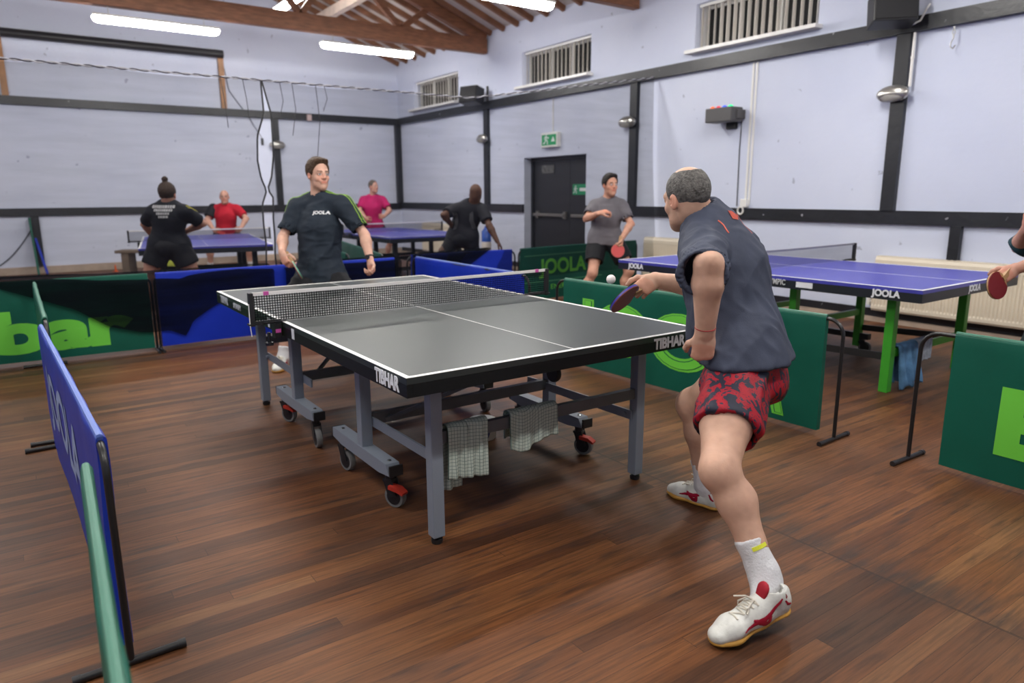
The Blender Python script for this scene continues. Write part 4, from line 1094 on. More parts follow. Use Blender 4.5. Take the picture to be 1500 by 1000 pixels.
def person(label, base, J, sp):
    t = empty('person', base, 0, label, 'person', None)
    B = np.array(base, float); J = {k: np.array(v, float) - B for k, v in J.items()}
    g = sp.get('girth', 1.); sc = sp.get('scale', 1.); h = sp.get('h', .009); skin = np.array(sp.get('skin', (.55, .33, .24)))
    lat = unit(J['lsh'] - J['rsh']); up = unit(J['neck'] - J['pel']); fwd = unit(np.cross(lat, up))
    plat = unit(J['lhip'] - J['rhip']); pf = unit(np.cross(plat, up))
    pel, neck = J['pel'], J['neck']; chest = J.get('chest', lerp(pel, neck, .6))
    S = SDF()
    # head
    F = unit(sp['look']); U0 = np.array(sp.get('headup', (0, 0, 1)), float); Lh = unit(np.cross(U0, F)); U = unit(np.cross(F, Lh)); hc = J['head']; hs = sc * sp.get('headscale', 1.)
    R = np.stack([Lh, F, U], 1); H = lambda x, y, z: hc + (Lh * x + F * y + U * z) * hs
    S.ell(H(0, -.014, .030), arr(.077, .098, .092) * hs, R, 0)
    S.ell(H(0, .030, -.040), arr(.057, .064, .080) * hs, R, .03 * hs)
    S.cone(H(-.034, .038, -.082), H(0, .070, -.100), .020 * hs, .021 * hs, .03 * hs); S.cone(H(.034, .038, -.082), H(0, .070, -.100), .020 * hs, .021 * hs, .03 * hs)
    S.cone(H(-.036, .076, .022), H(.036, .076, .022), .013 * hs, .013 * hs, .018 * hs)
    for s_ in (-1, 1):
        S.ell(H(s_ * .031, .092, .004), arr(.016, .013, .011) * hs, R, .010 * hs, 'sub')
        S.ell(H(s_ * .031, .0745, .004), arr(.0155, .0155, .0135) * hs, R, .004 * hs)
        S.ell(H(s_ * .042, .062, -.028), arr(.018, .016, .018) * hs, R, .02 * hs)
        S.ell(H(s_ * .078, -.006, -.010), arr(.009, .020, .031) * hs, R, .006 * hs)
        S.ell(H(s_ * .084, .004, -.008), arr(.006, .009, .016) * hs, R, op='sub')
    S.cone(H(0, .088, .012), H(0, .104, -.022), .0085 * hs, .0120 * hs, .012 * hs); S.cone(H(-.012, .094, -.026), H(.012, .094, -.026), .0085 * hs, .0085 * hs, .008 * hs)
    S.cone(H(-.020, .086, -.054), H(.020, .086, -.054), .0085 * hs, .0085 * hs, .010 * hs); S.cone(H(-.016, .085, -.066), H(.016, .085, -.066), .0085 * hs, .0085 * hs, .008 * hs)
    S.cone(H(-.018, .097, -.0598), H(.018, .097, -.0598), .0022 * hs, .0022 * hs, op='sub')
    S.cone(H(0, -.022, -.045), lerp(neck, chest, .06), .054 * hs * math.sqrt(g), .062 * g * sc, .03)
    # trunk under the clothes
    S.cone(lerp(pel, chest, 0), chest, .115 * g * sc, .125 * g * sc, .04, (fwd, .72)); S.cone(chest, lerp(chest, neck, .7), .125 * g * sc, .08 * sc, .04, (fwd, .75))
    S.cone(J['rsh'], J['lsh'], .050 * g * sc, .050 * g * sc, .04)
    fine = []
    # arms and hands
    for s in 'lr':
        sh, el, wr = J[s + 'sh'], J[s + 'el'], J[s + 'wr']; ag = sp.get('arm', g) * sc
        fa = unit(wr - el)
        S.cone(sh - up * .02 * sc, el, .040 * ag, .041 * ag, .02); bul = lerp(el, wr, .28)
        S.cone(el, bul, .041 * ag, .045 * ag, .02); S.cone(bul, wr, .045 * ag, .0285 * ag, .02)
        S.ell(el - unit(lerp(sh, wr, .5) - el) * .033 * ag, arr(.020, .020, .020) * ag, None, .02)
        hd = sp[s + 'h']
        box = hand(S, wr + fa * .012, hd['d'], hd['n'], hd['t'], hd.get('curl', .4), sc * hd.get('s', 1.), hd.get('thumb', 1.))
        fine.append((box[0], box[1], sp.get('hh', .0055)))
    for s in 'lr':
        hp, kn, an = J[s + 'hip'], J[s + 'kn'], J[s + 'an']; lg = sp.get('leg', g) * sc
        kd = kn - lerp(hp, an, .5); kd = unit(kd) if np.linalg.norm(kd) > .03 else pf
        S.cone(hp, lerp(hp, kn, .5) + kd * .01, .088 * lg, .078 * lg, .04); S.cone(lerp(hp, kn, .5) + kd * .01, kn, .078 * lg, .055 * lg, .03)
        S.ell(kn + kd * .008, arr(.045, .045, .055) * lg, None, .04)
        cf = lerp(kn, an, .30) - kd * .022; S.cone(kn - kd * .01, cf, .050 * lg, .057 * lg, .03); S.cone(cf, lerp(kn, an, .72) - kd * .004, .057 * lg, .041 * lg, .03); S.cone(lerp(kn, an, .72) - kd * .004, an, .040 * lg, .035 * lg, .02)
    hb = .15 * hs
    fine.append((hc - hb, hc + hb, sp.get('hf', .0055)))
    v, f = S.mesh(h, fine)
    c = np.tile(skin, (len(v), 1)); nz = vnoise(v * 22) * .10 + vnoise(v * 70) * .06; c = c * (1 + nz)[:, None]
    l = ((v - hc) @ R) / hs; x, y, z = l[:, 0], l[:, 1], l[:, 2]; hd_ = (np.abs(x) < .1) & (np.abs(y) < .13) & (z > -.13)
    hair = np.array(sp.get('hair_col', (.05, .03, .02)))
    def blend(m, col, a=1.): c[m] = c[m] * (1 - a) + np.array(col) * a
    blend(hd_ & (np.abs(x) > .070) & (y > -.03), skin * arr(1.1, .75, .7), .6)
    blend(hd_ & (y > .07) & (np.abs(x) < .05) & (np.abs(z + .025) < .03), skin * arr(1.12, .82, .78), .5)
    if sp.get('stubble'): blend(hd_ & (y > .0) & (z < -.045), skin * .55 + hair * .15, sp['stubble'])
    blend(hd_ & (y > .06) & (np.abs(x) < .048) & (np.abs(x) > .012) & (np.abs(z - .0265) < .0055), hair, .8)
    blend(hd_ & (y > .075) & (np.abs(x) < .024) & (np.abs(z + .060) < .0085), skin * arr(.95, .55, .52), .8)
    for s_ in (-1, 1):
        e = np.sqrt(((x - s_ * .031) / 1.35) ** 2 + (z - .004) ** 2); blend(hd_ & (y > .07) & (e < .0085), (.62, .60, .58)); blend(hd_ & (y > .07) & (np.sqrt((x - s_ * .031) ** 2 + (z - .004) ** 2) < .0055), (.03, .02, .015))
        blend(hd_ & (y > .065) & (np.abs(e - .0105) < .002), skin * .45, .7)
    for s in 'lr':
        blend(np.linalg.norm(v - J[s + 'el'], axis=1) < .045, skin * arr(.92, .68, .60), .5)
        w = J[s + 'wr'] + unit(sp[s + 'h']['d']) * .10; blend(np.linalg.norm(v - w, axis=1) < .06, skin * arr(1.05, .82, .76), .6)
    np_mesh('body', v, f, M_skin, t, c)
    # hair
    ht = sp.get('hair', 'short')
    if ht != 'none':
        S = SDF(); ex = {'short': .012, 'crop': .003, 'buzz': .004, 'bun': .010}[ht]
        S.ell(H(0, -.016, .030 + ex * .5), (arr(.077, .098, .092) + ex) * hs, R, 0)
        if ht == 'short': S.cone(H(-.035, .050, .100), H(.035, .054, .104), .024 * hs, .022 * hs, .03)
        if ht == 'bun': S.ell(H(0, -.045, .158), arr(.033, .033, .032) * hs, R, .006); S.cone(H(0, -.05, .10), H(0, -.045, .14), .03 * hs, .016 * hs, .015)
        S.plane(H(0, .042, .03), unit(F * .93 - U * .36))
        S.plane(H(0, -.045, -.062), unit(F * .62 - U * .78))
        for s_ in (-1, 1): S.ell(H(s_ * .085, .0, -.022), arr(.03, .026, .034) * hs, R, op='sub')
        if ht == 'crop': S.ell(H(.0, -.020, .142), arr(.060, .088, .052) * hs, R, op='sub'); S.ell(H(0, .07, .11), arr(.06, .07, .05) * hs, R, op='sub')
        v, f = S.mesh(sp.get('hf', .0055)); v = relax(v, f, 2); N = normals_of(v, f)
        v = v + N * (vnoise(v * 90) * (.0035 if ht in ('short', 'bun') else .001))[:, None]
        cc = hair * (1 + .35 * vnoise(v * 130) + .2 * vnoise(v * 60))[:, None]
        if 'hair_grey' in sp:
            q = np.clip(.5 + .6 * vnoise(v * 150), 0, 1)[:, None]; cc = cc * (1 - q) + np.array(sp['hair_grey']) * q
        np_mesh('hair', v, f, M_hairattr, t, np.clip(cc, .002, 1))
    # shirt
    sg = sp.get('shirt_girth', g) * sc; hem = sp.get('hem', .10) + sp.get('hem_more', .03); S = SDF()
    low = pel - up * (hem + .05)
    S.cone(low, pel, .172 * sg, .166 * sg, 0, (pf, .80)); S.cone(pel, lerp(pel, chest, .5), .160 * sg, .150 * sg, .05, (fwd, .74)); S.cone(lerp(pel, chest, .5), chest, .150 * sg, .165 * sg, .05, (fwd, .70))
    if sp.get('belly'): S.ell(lerp(pel, chest, .32) + fwd * .05, arr(.13, .13, .15) * sp['belly'], None, .07)
    S.cone(chest, lerp(chest, neck, .62), .165 * sg, .105 * sg, .05, (fwd, .74))
    dn = sp.get('drop', .022) * sc
    R_, L_ = J['rsh'] - up * dn + lat * .012, J['lsh'] - up * dn - lat * .012
    S.cone(R_, L_, .058 * sg, .058 * sg, .05); nb_ = lerp(neck, chest, .03); S.cone(R_, nb_, .050 * sg, .056 * sc, .05); S.cone(L_, nb_, .050 * sg, .056 * sc, .05)
    hcv = sp.get('hipcover', .116) * sp.get('leg', g) * sc
    for s in 'lr': S.cone(J[s + 'hip'] + up * .03, lerp(J[s + 'hip'], J[s + 'kn'], .16), hcv, hcv * .97, .05)
    sl = sp.get('sleeve', .72); ends = []
    for s in 'lr':
        sh, el = (L_ if s == 'l' else R_), J[s + 'el']; e = lerp(sh, el, sl) + np.array(sp.get('sleeve_shift_' + s, (0, 0, 0))); ends.append((sh, e, el)); sr = sp.get('sleeve_r', 1.) * sg
        S.cone(sh, lerp(sh, e, .5), .060 * sg, .062 * sr, .045); S.ccone(lerp(sh, e, .2), e, .060 * sr, .070 * sr, .04, .004)
    S.plane(pel - up * hem, sp.get('hemn', -up))
    nd = unit(H(0, -.02, -.04) - lerp(neck, chest, .1)); S.cone(neck - nd * .005 + fwd * .012, neck + nd * .12, .060 * sc * sp.get('collar', 1.), .085 * sc, op='sub')
    for sh, e, el in (ends if h <= .010 else []): S.ccone(lerp(sh, e, .78), e + (e - sh) * .5, .060 * sr, .070 * sr, op='sub')
    S.ccone(pel - up * (hem - .02), pel - up * (hem + .2), .158 * sg, .168 * sg, 0, .004, (pf, .78), 'sub')
    v, f = S.mesh(sp.get('hs', h)); v = relax(v, f, 3); fd = np.array(sp.get('fold_dir', up + lat * .4), float); v = folds(v, f, sp.get('fold', .006), 8., fd, 3., sp.get('seed', 1)); v = folds(v, f, sp.get('fold', .006) * .55, 17., np.cross(fd, fwd) + fd * .5, 2.5, sp.get('seed', 1) + 3)
    shirt = np_mesh('shirt', v, f, sp['m_shirt'], t)
    # shorts or trousers
    S = SDF(); lg = sp.get('shorts_girth', sp.get('leg', g)) * sc; q = sp.get('short_len', .62)
    S.cone(J['lhip'] + up * .02, J['rhip'] + up * .02, .106 * lg, .106 * lg, 0); S.cone(pel + up * .06, pel - up * .02, .136 * lg, .140 * lg, .04, (pf, .80))
    S.ell(lerp(J['lhip'], J['rhip'], .5) - pf * .035, (.125 * lg, .125 * lg, .105 * lg), None, .05)
    for s in 'lr':
        hp, kn, an = J[s + 'hip'], J[s + 'kn'], J[s + 'an']
        if q <= 1:
            e = lerp(hp, kn, q); S.cone(hp, lerp(hp, e, .6), .094 * lg, .102 * lg, .05); S.ccone(lerp(hp, e, .2), e, .104 * lg, sp.get('hem_r', .112) * lg, .04, .004)
        else:
            S.cone(hp, kn, .108 * lg, .078 * lg, .05); S.cone(kn, an, .078 * lg, .060 * lg, .03)
    if q <= 1:
        for s in 'lr':
            hp, kn = J[s + 'hip'], J[s + 'kn']; e = lerp(hp, kn, q); S.ccone(lerp(hp, e, .82), e + (e - hp) * .5, .092 * lg, .110 * lg, op='sub')
    S.plane(pel - up * min(hem - .13, -.02), up)
    v, f = S.mesh(sp.get('hs', h)); v = relax(v, f, 3); v = folds(v, f, sp.get('fold', .006) * 1.1, 9., J['lkn'] - J['lhip'], 2.5, sp.get('seed', 1) + 5)
    np_mesh('shorts' if q <= 1 else 'trousers', v, f, sp['m_shorts'], t)
    # socks and shoes
    for s in 'lr':
        an, kn = J[s + 'an'], J[s + 'kn']; st = unit(kn - an); lg = sp.get('leg', g) * sc
        td = sp.get(s + 'toe')
        if td is None: td = unit(arr(*(pf[:2]), 0)) * .9; td = unit(td + .25 * (plat if s == 'l' else -plat) * arr(1, 1, 0))
        if s + 'heel' in sp: heel, toe, su = np.array(sp[s + 'heel']) - B, np.array(sp[s + 'toe']) - B, np.array(sp[s + 'up'])
        else:
            td = unit(arr(td[0], td[1], 0)); heel = arr(an[0], an[1], -B[2]) - td * .055 * sc; toe = heel + td * .28 * sc; su = arr(0, 0, 1)
        S = SDF(); S.cone(an - st * .03, an + st * .02, .040 * lg, .041 * lg, 0); S.ccone(an, an + st * sp.get('sock', .09), .041 * lg, .044 * lg, .02, .004)
        S.cone(an - st * .02, lerp(heel, toe, .45) + su * .05, .040 * lg, .03, .03)
        v, f = S.mesh(sp.get('hk', h)); v = folds(v, f, .0025, 22., lat, 3., 3); np_mesh('sock', v, f, sp.get('m_sock', MATS['white_sock']), t)
        shoe(t, heel, toe, su, an, sp['m_shoe'], sp['m_sole'], sp.get('hk', h), m_lace=sp.get('m_lace'), stripe=sp.get('m_stripe'), tongue=sp.get('m_tongue'))
    return t, shirt, dict(J=J, lat=lat, up=up, fwd=fwd, B=B, pel=pel, neck=neck, chest=chest)

def bat(name_label, c, hdir, n, m_a, m_b, m_edge, ph=None, group='table tennis bats'):
    """c blade centre, hdir from the blade to the handle, n the normal of the m_a side"""
    hdir = unit(hdir); n = unit(np.array(n) - hdir * np.dot(n, hdir)); x = np.cross(hdir, n)
    t = empty('table_tennis_bat', c, 0, name_label, 'bat', group)
    poly = []
    for k in range(40):
        a = 2 * PI * k / 40; poly.append((.0755 * math.cos(a), .080 * math.sin(a)))
    poly2 = [(a, b) for a, b in poly if not (b > .066)]
    X, Y = V(x), V(hdir); Z = X.cross(Y)
    MB().prism(poly + [], -Z * .0035, X, Y, .007).build('blade', m_edge, t)
    sgn = 1 if Z.dot(V(n)) > 0 else -1
    rub = [(a * .985, b * .985) for a, b in poly if b < .062]
    MB().prism(rub, Z * (.0036 if sgn > 0 else -.0076), X, Y, .004).build('rubber', m_a, t)
    MB().prism(rub, Z * (-.0076 if sgn > 0 else .0036), X, Y, .004).build('rubber', m_b, t)
    hp = [(-.013, .058), (.013, .058), (.0125, .09), (.0135, .14), (.0165, .172), (-.0165, .172), (-.0135, .14), (-.0125, .09)]
    MB().prism(hp, -Z * .011, X, Y, .022).build('handle', mat('bat_handle_wood', (.42, .24, .11), .5, var=.2), t)
    for k in range(0): pass
    return t

M_wsock = mat('white_sock', (.72, .72, .74), .8, bump=.3, bscale=150)
M_shoew = mat('white_shoe_leather', (.66, .66, .62), .45, var=.12, vscale=25, bump=.15, bscale=60)
M_gum = mat('gum_sole', (.52, .27, .05), .5); M_solew = mat('white_sole', (.62, .61, .60), .5)
M_redstripe = mat('metallic_red', (.42, .012, .04), .25, metal=.3)
M_lace = mat('off_white_lace', (.62, .58, .50), .7)
M_coral = mat('coral_print', (.75, .14, .09), .5)
M_wprint = mat('white_shirt_print', (.78, .78, .80), .55)
def cloth(name, col, var=.12): return mat(name, col, .72, spec=.25, var=var, vscale=6, bump=.12, bscale=220)
M_blackcloth = cloth('black_cloth', (.010, .010, .013))
def mat_camo():
    m = bpy.data.materials.new('red_navy_print'); m.use_nodes = True; nt = m.node_tree; b = nt.nodes['Principled BSDF']; N = nt.nodes.new; L = nt.links.new
    tc = N('ShaderNodeTexCoord'); mp = N('ShaderNodeMapping'); mp.inputs['Scale'].default_value = (9, 9, 6); mp.inputs['Rotation'].default_value = (.5, .3, .4); L(tc.outputs['Object'], mp.inputs[0])
    n = N('ShaderNodeTexNoise'); n.inputs['Scale'].default_value = 2.3; n.inputs['Detail'].default_value = 4.5; n.inputs['Distortion'].default_value = 1.3; L(mp.outputs[0], n.inputs['Vector'])
    r = N('ShaderNodeValToRGB'); r.color_ramp.interpolation = 'CONSTANT'; e = r.color_ramp.elements
    e[0].position = 0; e[0].color = (.016, .018, .035, 1); e[1].position = .485; e[1].color = (.30, .004, .016, 1)
    for p, c in ((.53, (.22, .005, .016)), (.555, (.33, .006, .018)), (.63, (.022, .022, .045)), (.68, (.30, .006, .018))): q = e.new(p); q.color = (*c, 1)
    L(n.outputs['Fac'], r.inputs[0]); L(r.outputs[0], b.inputs['Base Color']); b.inputs['Roughness'].default_value = .6; b.inputs['Specular IOR Level'].default_value = .3
    return m

# --- the bald player in front
h1 = unit(arr(.521, -1.311, 1.004) - arr(.311, -1.315, .935))
J1 = dict(pel=(.434, -1.849, .746), chest=(.470, -1.700, 1.085), neck=(.442, -1.622, 1.285), head=(.372, -1.580, 1.357), lsh=(.305, -1.712, 1.195), lel=(.118, -1.915, 1.140), lwr=(.159, -1.880, .898),
          rsh=(.660, -1.600, 1.172), rel=(.718, -1.456, .952), rwr=(.500, -1.318, 1.000), lhip=(.310, -1.910, .690), lkn=(.028, -2.076, .470), lan=(.066, -2.246, .165),
          rhip=(.545, -1.823, .665), rkn=(.52, -1.53, .475), ran=(.592, -1.575, .105))
toc = unit(arr(-1.80, -3.49, 1.38) - arr(.311, -1.315, .935)); toc = unit(toc - h1 * (toc @ h1)); qn = np.cross(h1, toc); qn = qn if qn[2] < 0 else -qn
n1 = unit(.42 * toc + .90 * qn - .22 * arr(.819, -.574, 0))
t1, s1, D1 = person('bald player with grey cropped hair in slate shirt and red patterned shorts', (.3, -1.85, 0), J1, dict(
    girth=1.12, shirt_girth=1.24, leg=1.10, arm=1.17, headscale=.96, hem_more=.0, drop=.03, hipcover=.100, h=.007, hs=.007, hk=.0055, hf=.004, hh=.0035, skin=(.60, .36, .26), look=(.10, .98, -.16), headup=(-.06, .14, 1), hair='crop', hair_col=(.045, .042, .04), hair_grey=(.16, .15, .14),
    stubble=.25, lh=dict(d=(.05, .10, -1), n=(.65, .55, .0), t=(-.55, .75, .0), curl=.95), rh=dict(d=-h1 * .95 + n1 * .10, n=-n1 * .25 + np.cross(h1, n1) * (1 if np.cross(h1, n1)[0] > 0 else -1), t=-n1, curl=.92),
    m_shirt=cloth('slate_shirt', (.044, .052, .082)), m_shorts=mat_camo(), hem=-.005, hemn=(.0, -.05, -1), belly=1.1, sleeve=1.0, sleeve_r=.94, sleeve_shift_l=(-.016, .010, -.030), short_len=.56, hem_r=.116, shorts_girth=1.0, fold=.012, fold_dir=(.5, .2, 1), seed=2,
    lheel=(.110, -2.318, .062), ltoe=(-.200, -2.250, .002), lup=(.2, -.1, 1), rheel=(.606, -1.655, .002), rtoe=(.566, -1.375, .002), rup=(0, 0, 1), sock=.115,
    m_shoe=M_shoew, m_sole=M_gum, m_lace=M_lace, m_stripe=M_redstripe, m_tongue=mat('red_tongue', (.40, .010, .025), .7)))
B1 = D1['B']; J = D1['J']
bat('blue edged bat with a dull red face in the bald player\'s hand', arr(.311, -1.315, .935), h1, n1, mat('dull_red_rubber', (.20, .035, .035), .55), mat('black_rubber', (.012, .012, .014), .5), mat('blue_edge_tape', (.06, .06, .42), .3))
# coral logo and seams on the shirt
bk = -D1['fwd']; lt = D1['lat']
print_on(s1, '', .1, lerp(J['neck'], J['chest'], .16) + bk * .1 + lt * .015, -lt, D1['up'], M_coral, me=(lambda m: m.mesh('logo'))(MB().prism([(-.022, -.016), (.004, -.024), (.024, -.004), (.012, .020), (-.012, .022)], (0, 0, 0), (1, 0, 0), (0, 1, 0), .0005)))
nb = lerp(J['neck'], J['chest'], .12)
piping(s1, [nb + bk * .12 - lt * .03, nb + bk * .12 - lt * .10, J['rsh'] + bk * .08 + lt * .06], .0022, M_coral)
piping(s1, [J['lsh'] + bk * .06 - lt * .05 + D1['up'] * .05, J['lsh'] + bk * .10 - lt * .04], .003, M_coral)
wb = lerp(J['lwr'], J['lel'], .06); ax = V(unit(J['lwr'] - J['lel'])); xx, yy, _ = frame_from(ax)
MB().tube([V(wb) + (xx * math.cos(a * PI / 10) + yy * math.sin(a * PI / 10)) * .0355 for a in range(20)], .0022, 6, closed=True).build('wristband', mat('red_thread', (.30, .02, .02), .6), t1, True)
an, kn = J['lan'], J['lkn']; st = unit(kn - an)
for z, r_, m_, nm, a0, a1 in ((.088, .0105, mat('yellow_knit', (.75, .78, .05), .8), 'sock_stripe', 0, 1), ):
    x_, y_, d_ = frame_from(V(st)); c_ = V(an + st * z); cam = (V((-1.8, -3.49, 1.4)) - V(B1) - c_); cam = (cam - d_ * cam.dot(d_)).normalized(); sd = d_.cross(cam)
    m = MB(); pts = [c_ + (cam * math.cos(q) + sd * math.sin(q)) * .0475 for q in [(-.1 + 1.2 * k / 8) for k in range(9)]]
    for p, q in zip(pts[:-1], pts[1:]): m.bar(p, q, .004, .013, hint=d_)
    m.build(nm, m_, t1)
ball = SDF(); ball.ell((0, 0, 0), (.02, .02, .02), k=0); v, f = ball.mesh(.003); v = v / np.linalg.norm(v, axis=1)[:, None] * .02
o = np_mesh('table_tennis_ball', v, f, mat('white_ball', (.85, .80, .78), .45), None); o.location = (.294, -1.246, 1.012); tag(o, 'white table tennis ball in the air left of the bald player\'s bat', 'ball')

# --- the navy shirt across the table
J2 = dict(pel=(.299, 2.343, .766), chest=(.309, 2.346, 1.094), neck=(.327, 2.375, 1.370), head=(.331, 2.355, 1.540), lsh=(.470, 2.180, 1.310), rsh=(.188, 2.545, 1.285), lhip=(.359, 2.279, .690), rhip=(.235, 2.423, .685), lel=(.592, 2.068, 1.043), lwr=(.570, 1.930, .850),
          lan=(.420, 2.150, .080), lkn=(.428, 1.924, .422), rel=(.045, 2.504, 1.022), rwr=(-.028, 2.310, .914), ran=(-.130, 2.160, .080), rkn=(-.043, 2.190, .479))
t2, s2, D2 = person('player with brown hair in a navy shirt with lime piping behind the grey table', (.2, 2.2, 0), J2, dict(
    girth=1.0, shirt_girth=1.06, hem_more=.05, h=.009, hs=.008, hf=.0045, hh=.004, skin=(.60, .35, .26), look=(.12, -.99, -.05), headscale=1.04, hair='short', hair_col=(.055, .030, .016), stubble=.35,
    lh=dict(d=(-.02, -.25, -1), n=(-.8, -.3, .1), t=(-.2, -1, 0), curl=.72), rh=dict(d=(.10, -.55, -.85), n=(.75, .3, .0), t=(.2, -.9, .5), curl=.55),
    m_shirt=cloth('navy_shirt', (.017, .025, .038)), m_shorts=M_blackcloth, hem=.075, sleeve=.78, fold=.014, seed=4, rtoe=(-.55, -.85, 0),
    m_shoe=M_shoew, m_sole=M_gum, m_stripe=M_redstripe, m_lace=M_lace))
J = D2['J']; fw, lt, upv = D2['fwd'], D2['lat'], D2['up']
print_on(s2, 'JOOLA', .036, lerp(J['chest'], J['neck'], .45) + lt * .082, -np.cross(fw, upv) * (1 if np.dot(np.cross(fw, upv), lt) < 0 else -1), upv, M_wprint, .04, 1.15)
M_limep = mat('lime_piping', (.22, .42, .03), .5)
for sd, sh, el in ((1, 'lsh', 'lel'), (-1, 'rsh', 'rel')):
    o_ = fw * .05
    for off in (.0, .035):
        piping(s2, [J['neck'] + lt * sd * .07 + upv * .03 + fw * (.035 - off), lerp(J['neck'], J[sh], .7) + upv * .10 + fw * (.035 - off * 1.3), J[sh] + lt * sd * .06 + upv * .05 + fw * (.03 - off * 1.4), lerp(J[sh], J[el], .4) + lt * sd * .10 + fw * (.03 - off * 1.4), lerp(J[sh], J[el], .76) + lt * sd * .10 + fw * (.03 - off * 1.4)], .0042, M_limep)
w_ = lerp(J['lwr'], J['lel'], .10); ax = V(unit(J['lwr'] - J['lel'])); xx, yy, _ = frame_from(ax)
wt = MB().tube([V(w_) + (xx * math.cos(a * PI / 10) + yy * math.sin(a * PI / 10)) * .033 for a in range(20)], .008, 8, closed=True)
wt.cyl(V(w_) + V(fw) * .030, V(w_) + V(fw) * .042, .021, 16).build('watch', M_dark, t2, True)
bc = np.array(J2['rwr']) + arr(.055, -.10, -.085)
bat('bat held edge on, green rubber on one side, in the navy shirted player\'s hand', bc + unit(arr(.25, -.45, -.75)) * .06, -arr(.25, -.45, -.75), (.95, -.42, .12), mat('green_rubber', (.12, .40, .27), .5), mat('red_rubber', (.42, .03, .025), .5), mat('pale_green_edge', (.25, .45, .35), .5))

# --- the grey shirt beyond the blue table
J3 = dict(pel=(3.935, 2.775, .870), chest=(3.919, 2.738, 1.110), neck=(3.945, 2.734, 1.315), head=(3.929, 2.691, 1.466), lsh=(4.055, 2.614, 1.253), rsh=(3.820, 2.840, 1.254), lhip=(4.001, 2.698, .824), rhip=(3.862, 2.831, .822), lel=(4.060, 2.472, 1.024), lwr=(3.872, 2.418, .862),
          lan=(4.02, 2.55, .08), lkn=(4.051, 2.463, .479), rel=(3.640, 2.762, 1.090), rwr=(3.621, 2.536, 1.150), ran=(3.60, 2.80, .08), rkn=(3.690, 2.700, .46))
t3, s3, D3 = person('young dark haired player in a grey shirt and black shorts by the green barrier', (3.9, 2.7, 0), J3, dict(
    girth=.96, shirt_girth=1.0, h=.010, hf=.006, hh=.005, skin=(.56, .29, .20), look=(-.25, -.96, -.03), hair='short', hair_col=(.016, .012, .010), stubble=.3,
    lh=dict(d=(-.35, -.35, -.85), n=(-.5, .3, .2), t=(-.5, -.8, .2), curl=.8), rh=dict(d=(.75, -.45, .25), n=(.3, .3, -.9), t=(.2, -.8, .5), curl=.55),
    m_shirt=cloth('grey_shirt', (.135, .125, .140)), m_shorts=M_blackcloth, hem=.06, sleeve=.75, seed=6, short_len=.66, m_shoe=M_shoew, m_sole=M_solew))
bat('bat with a bright red face in the grey shirted player\'s hand', arr(3.775, 2.375, .735), arr(.30, .08, .85), (-.55, -.80, .1), mat('bright_red_rubber', (.52, .05, .05), .5), mat('black_rubber', (0, 0, 0)), mat('bat_edge_wood', (.4, .22, .1), .5))

# --- far left court
J4 = dict(pel=(-.424, 5.086, .873), chest=(-.396, 5.012, 1.142), neck=(-.390, 5.035, 1.285), head=(-.388, 5.015, 1.385), rsh=(-.245, 4.878, 1.222), lsh=(-.548, 5.090, 1.224), lhip=(-.505, 5.128, .815), rhip=(-.332, 5.007, .814), lel=(-.600, 5.297, 1.064), lwr=(-.523, 5.480, .934),
          lan=(-.75, 5.15, .08), lkn=(-.658, 5.173, .448), rel=(-.071, 4.997, 1.067), rwr=(-.203, 5.166, .982), ran=(-.10, 4.90, .08), rkn=(-.192, 4.978, .440))
t4, s4, D4 = person('player with a hair bun seen from behind in black shirt and shorts, feet wide apart', (-.4, 5.05, 0), J4, dict(
    girth=.98, shirt_girth=1.04, leg=1.08, h=.011, hf=.007, hh=.006, skin=(.56, .30, .22), look=(.52, .85, -.05), hair='bun', hair_col=(.045, .026, .017), lh=dict(d=(.2, .8, -.4), n=(.8, -.2, 0), t=(.1, .3, .9), curl=.6), rh=dict(d=(-.5, .75, -.3), n=(-.3, -.5, -.7), t=(-.4, .4, .6), curl=.7),
    m_shirt=cloth('black_club_shirt', (.010, .011, .016)), m_shorts=M_blackcloth, hem=.07, sleeve=.78, seed=8, short_len=.52, shorts_girth=1.10, m_shoe=M_shoew, m_sole=M_solew, ltoe=(.45, .9, 0), rtoe=(.75, .65, 0)))
J = D4['J']; bk = -D4['fwd']; rows = ((.24, .042), (.20, .032), (.13, .024), (.09, .020)); m = MB(); y = .05
for wd, hh_ in ((.25, .030), (.21, .026), (.15, .024), (.10, .024)):
    x = -wd / 2
    while x < wd / 2 - .01:
        ww = random.choice((.016, .020, .024)); m.prism([(x, y), (x + ww, y), (x + ww, y + hh_), (x, y + hh_)], (0, 0, 0), (1, 0, 0), (0, 1, 0), .0005); x += ww + .005
    y -= .034
print_on(s4, '', .1, lerp(J['neck'], J['chest'], .62) + bk * .1, -D4['lat'], D4['up'], M_wprint, me=m.mesh('lettering'))
for off in (0, .03): piping(s4, [J['rsh'] - D4['lat'] * .03 + D4['up'] * .10 + bk * (.02 + off), J['rsh'] - D4['lat'] * .07 + D4['up'] * .05 + bk * (.02 + off), lerp(J['rsh'], J['rel'], .75) + D4['up'] * .10 + bk * (.0 + off)], .004, mat('yellow_piping', (.55, .5, .05), .5))
bat('dark bat held low in front of the player with the hair bun', arr(-.285, 5.36, .93), arr(.35, -.8, .25), (.2, .2, 1), mat('black_rubber', (0, 0, 0)), mat('red_rubber', (0, 0, 0)), mat('bat_edge_wood', (0, 0, 0)))
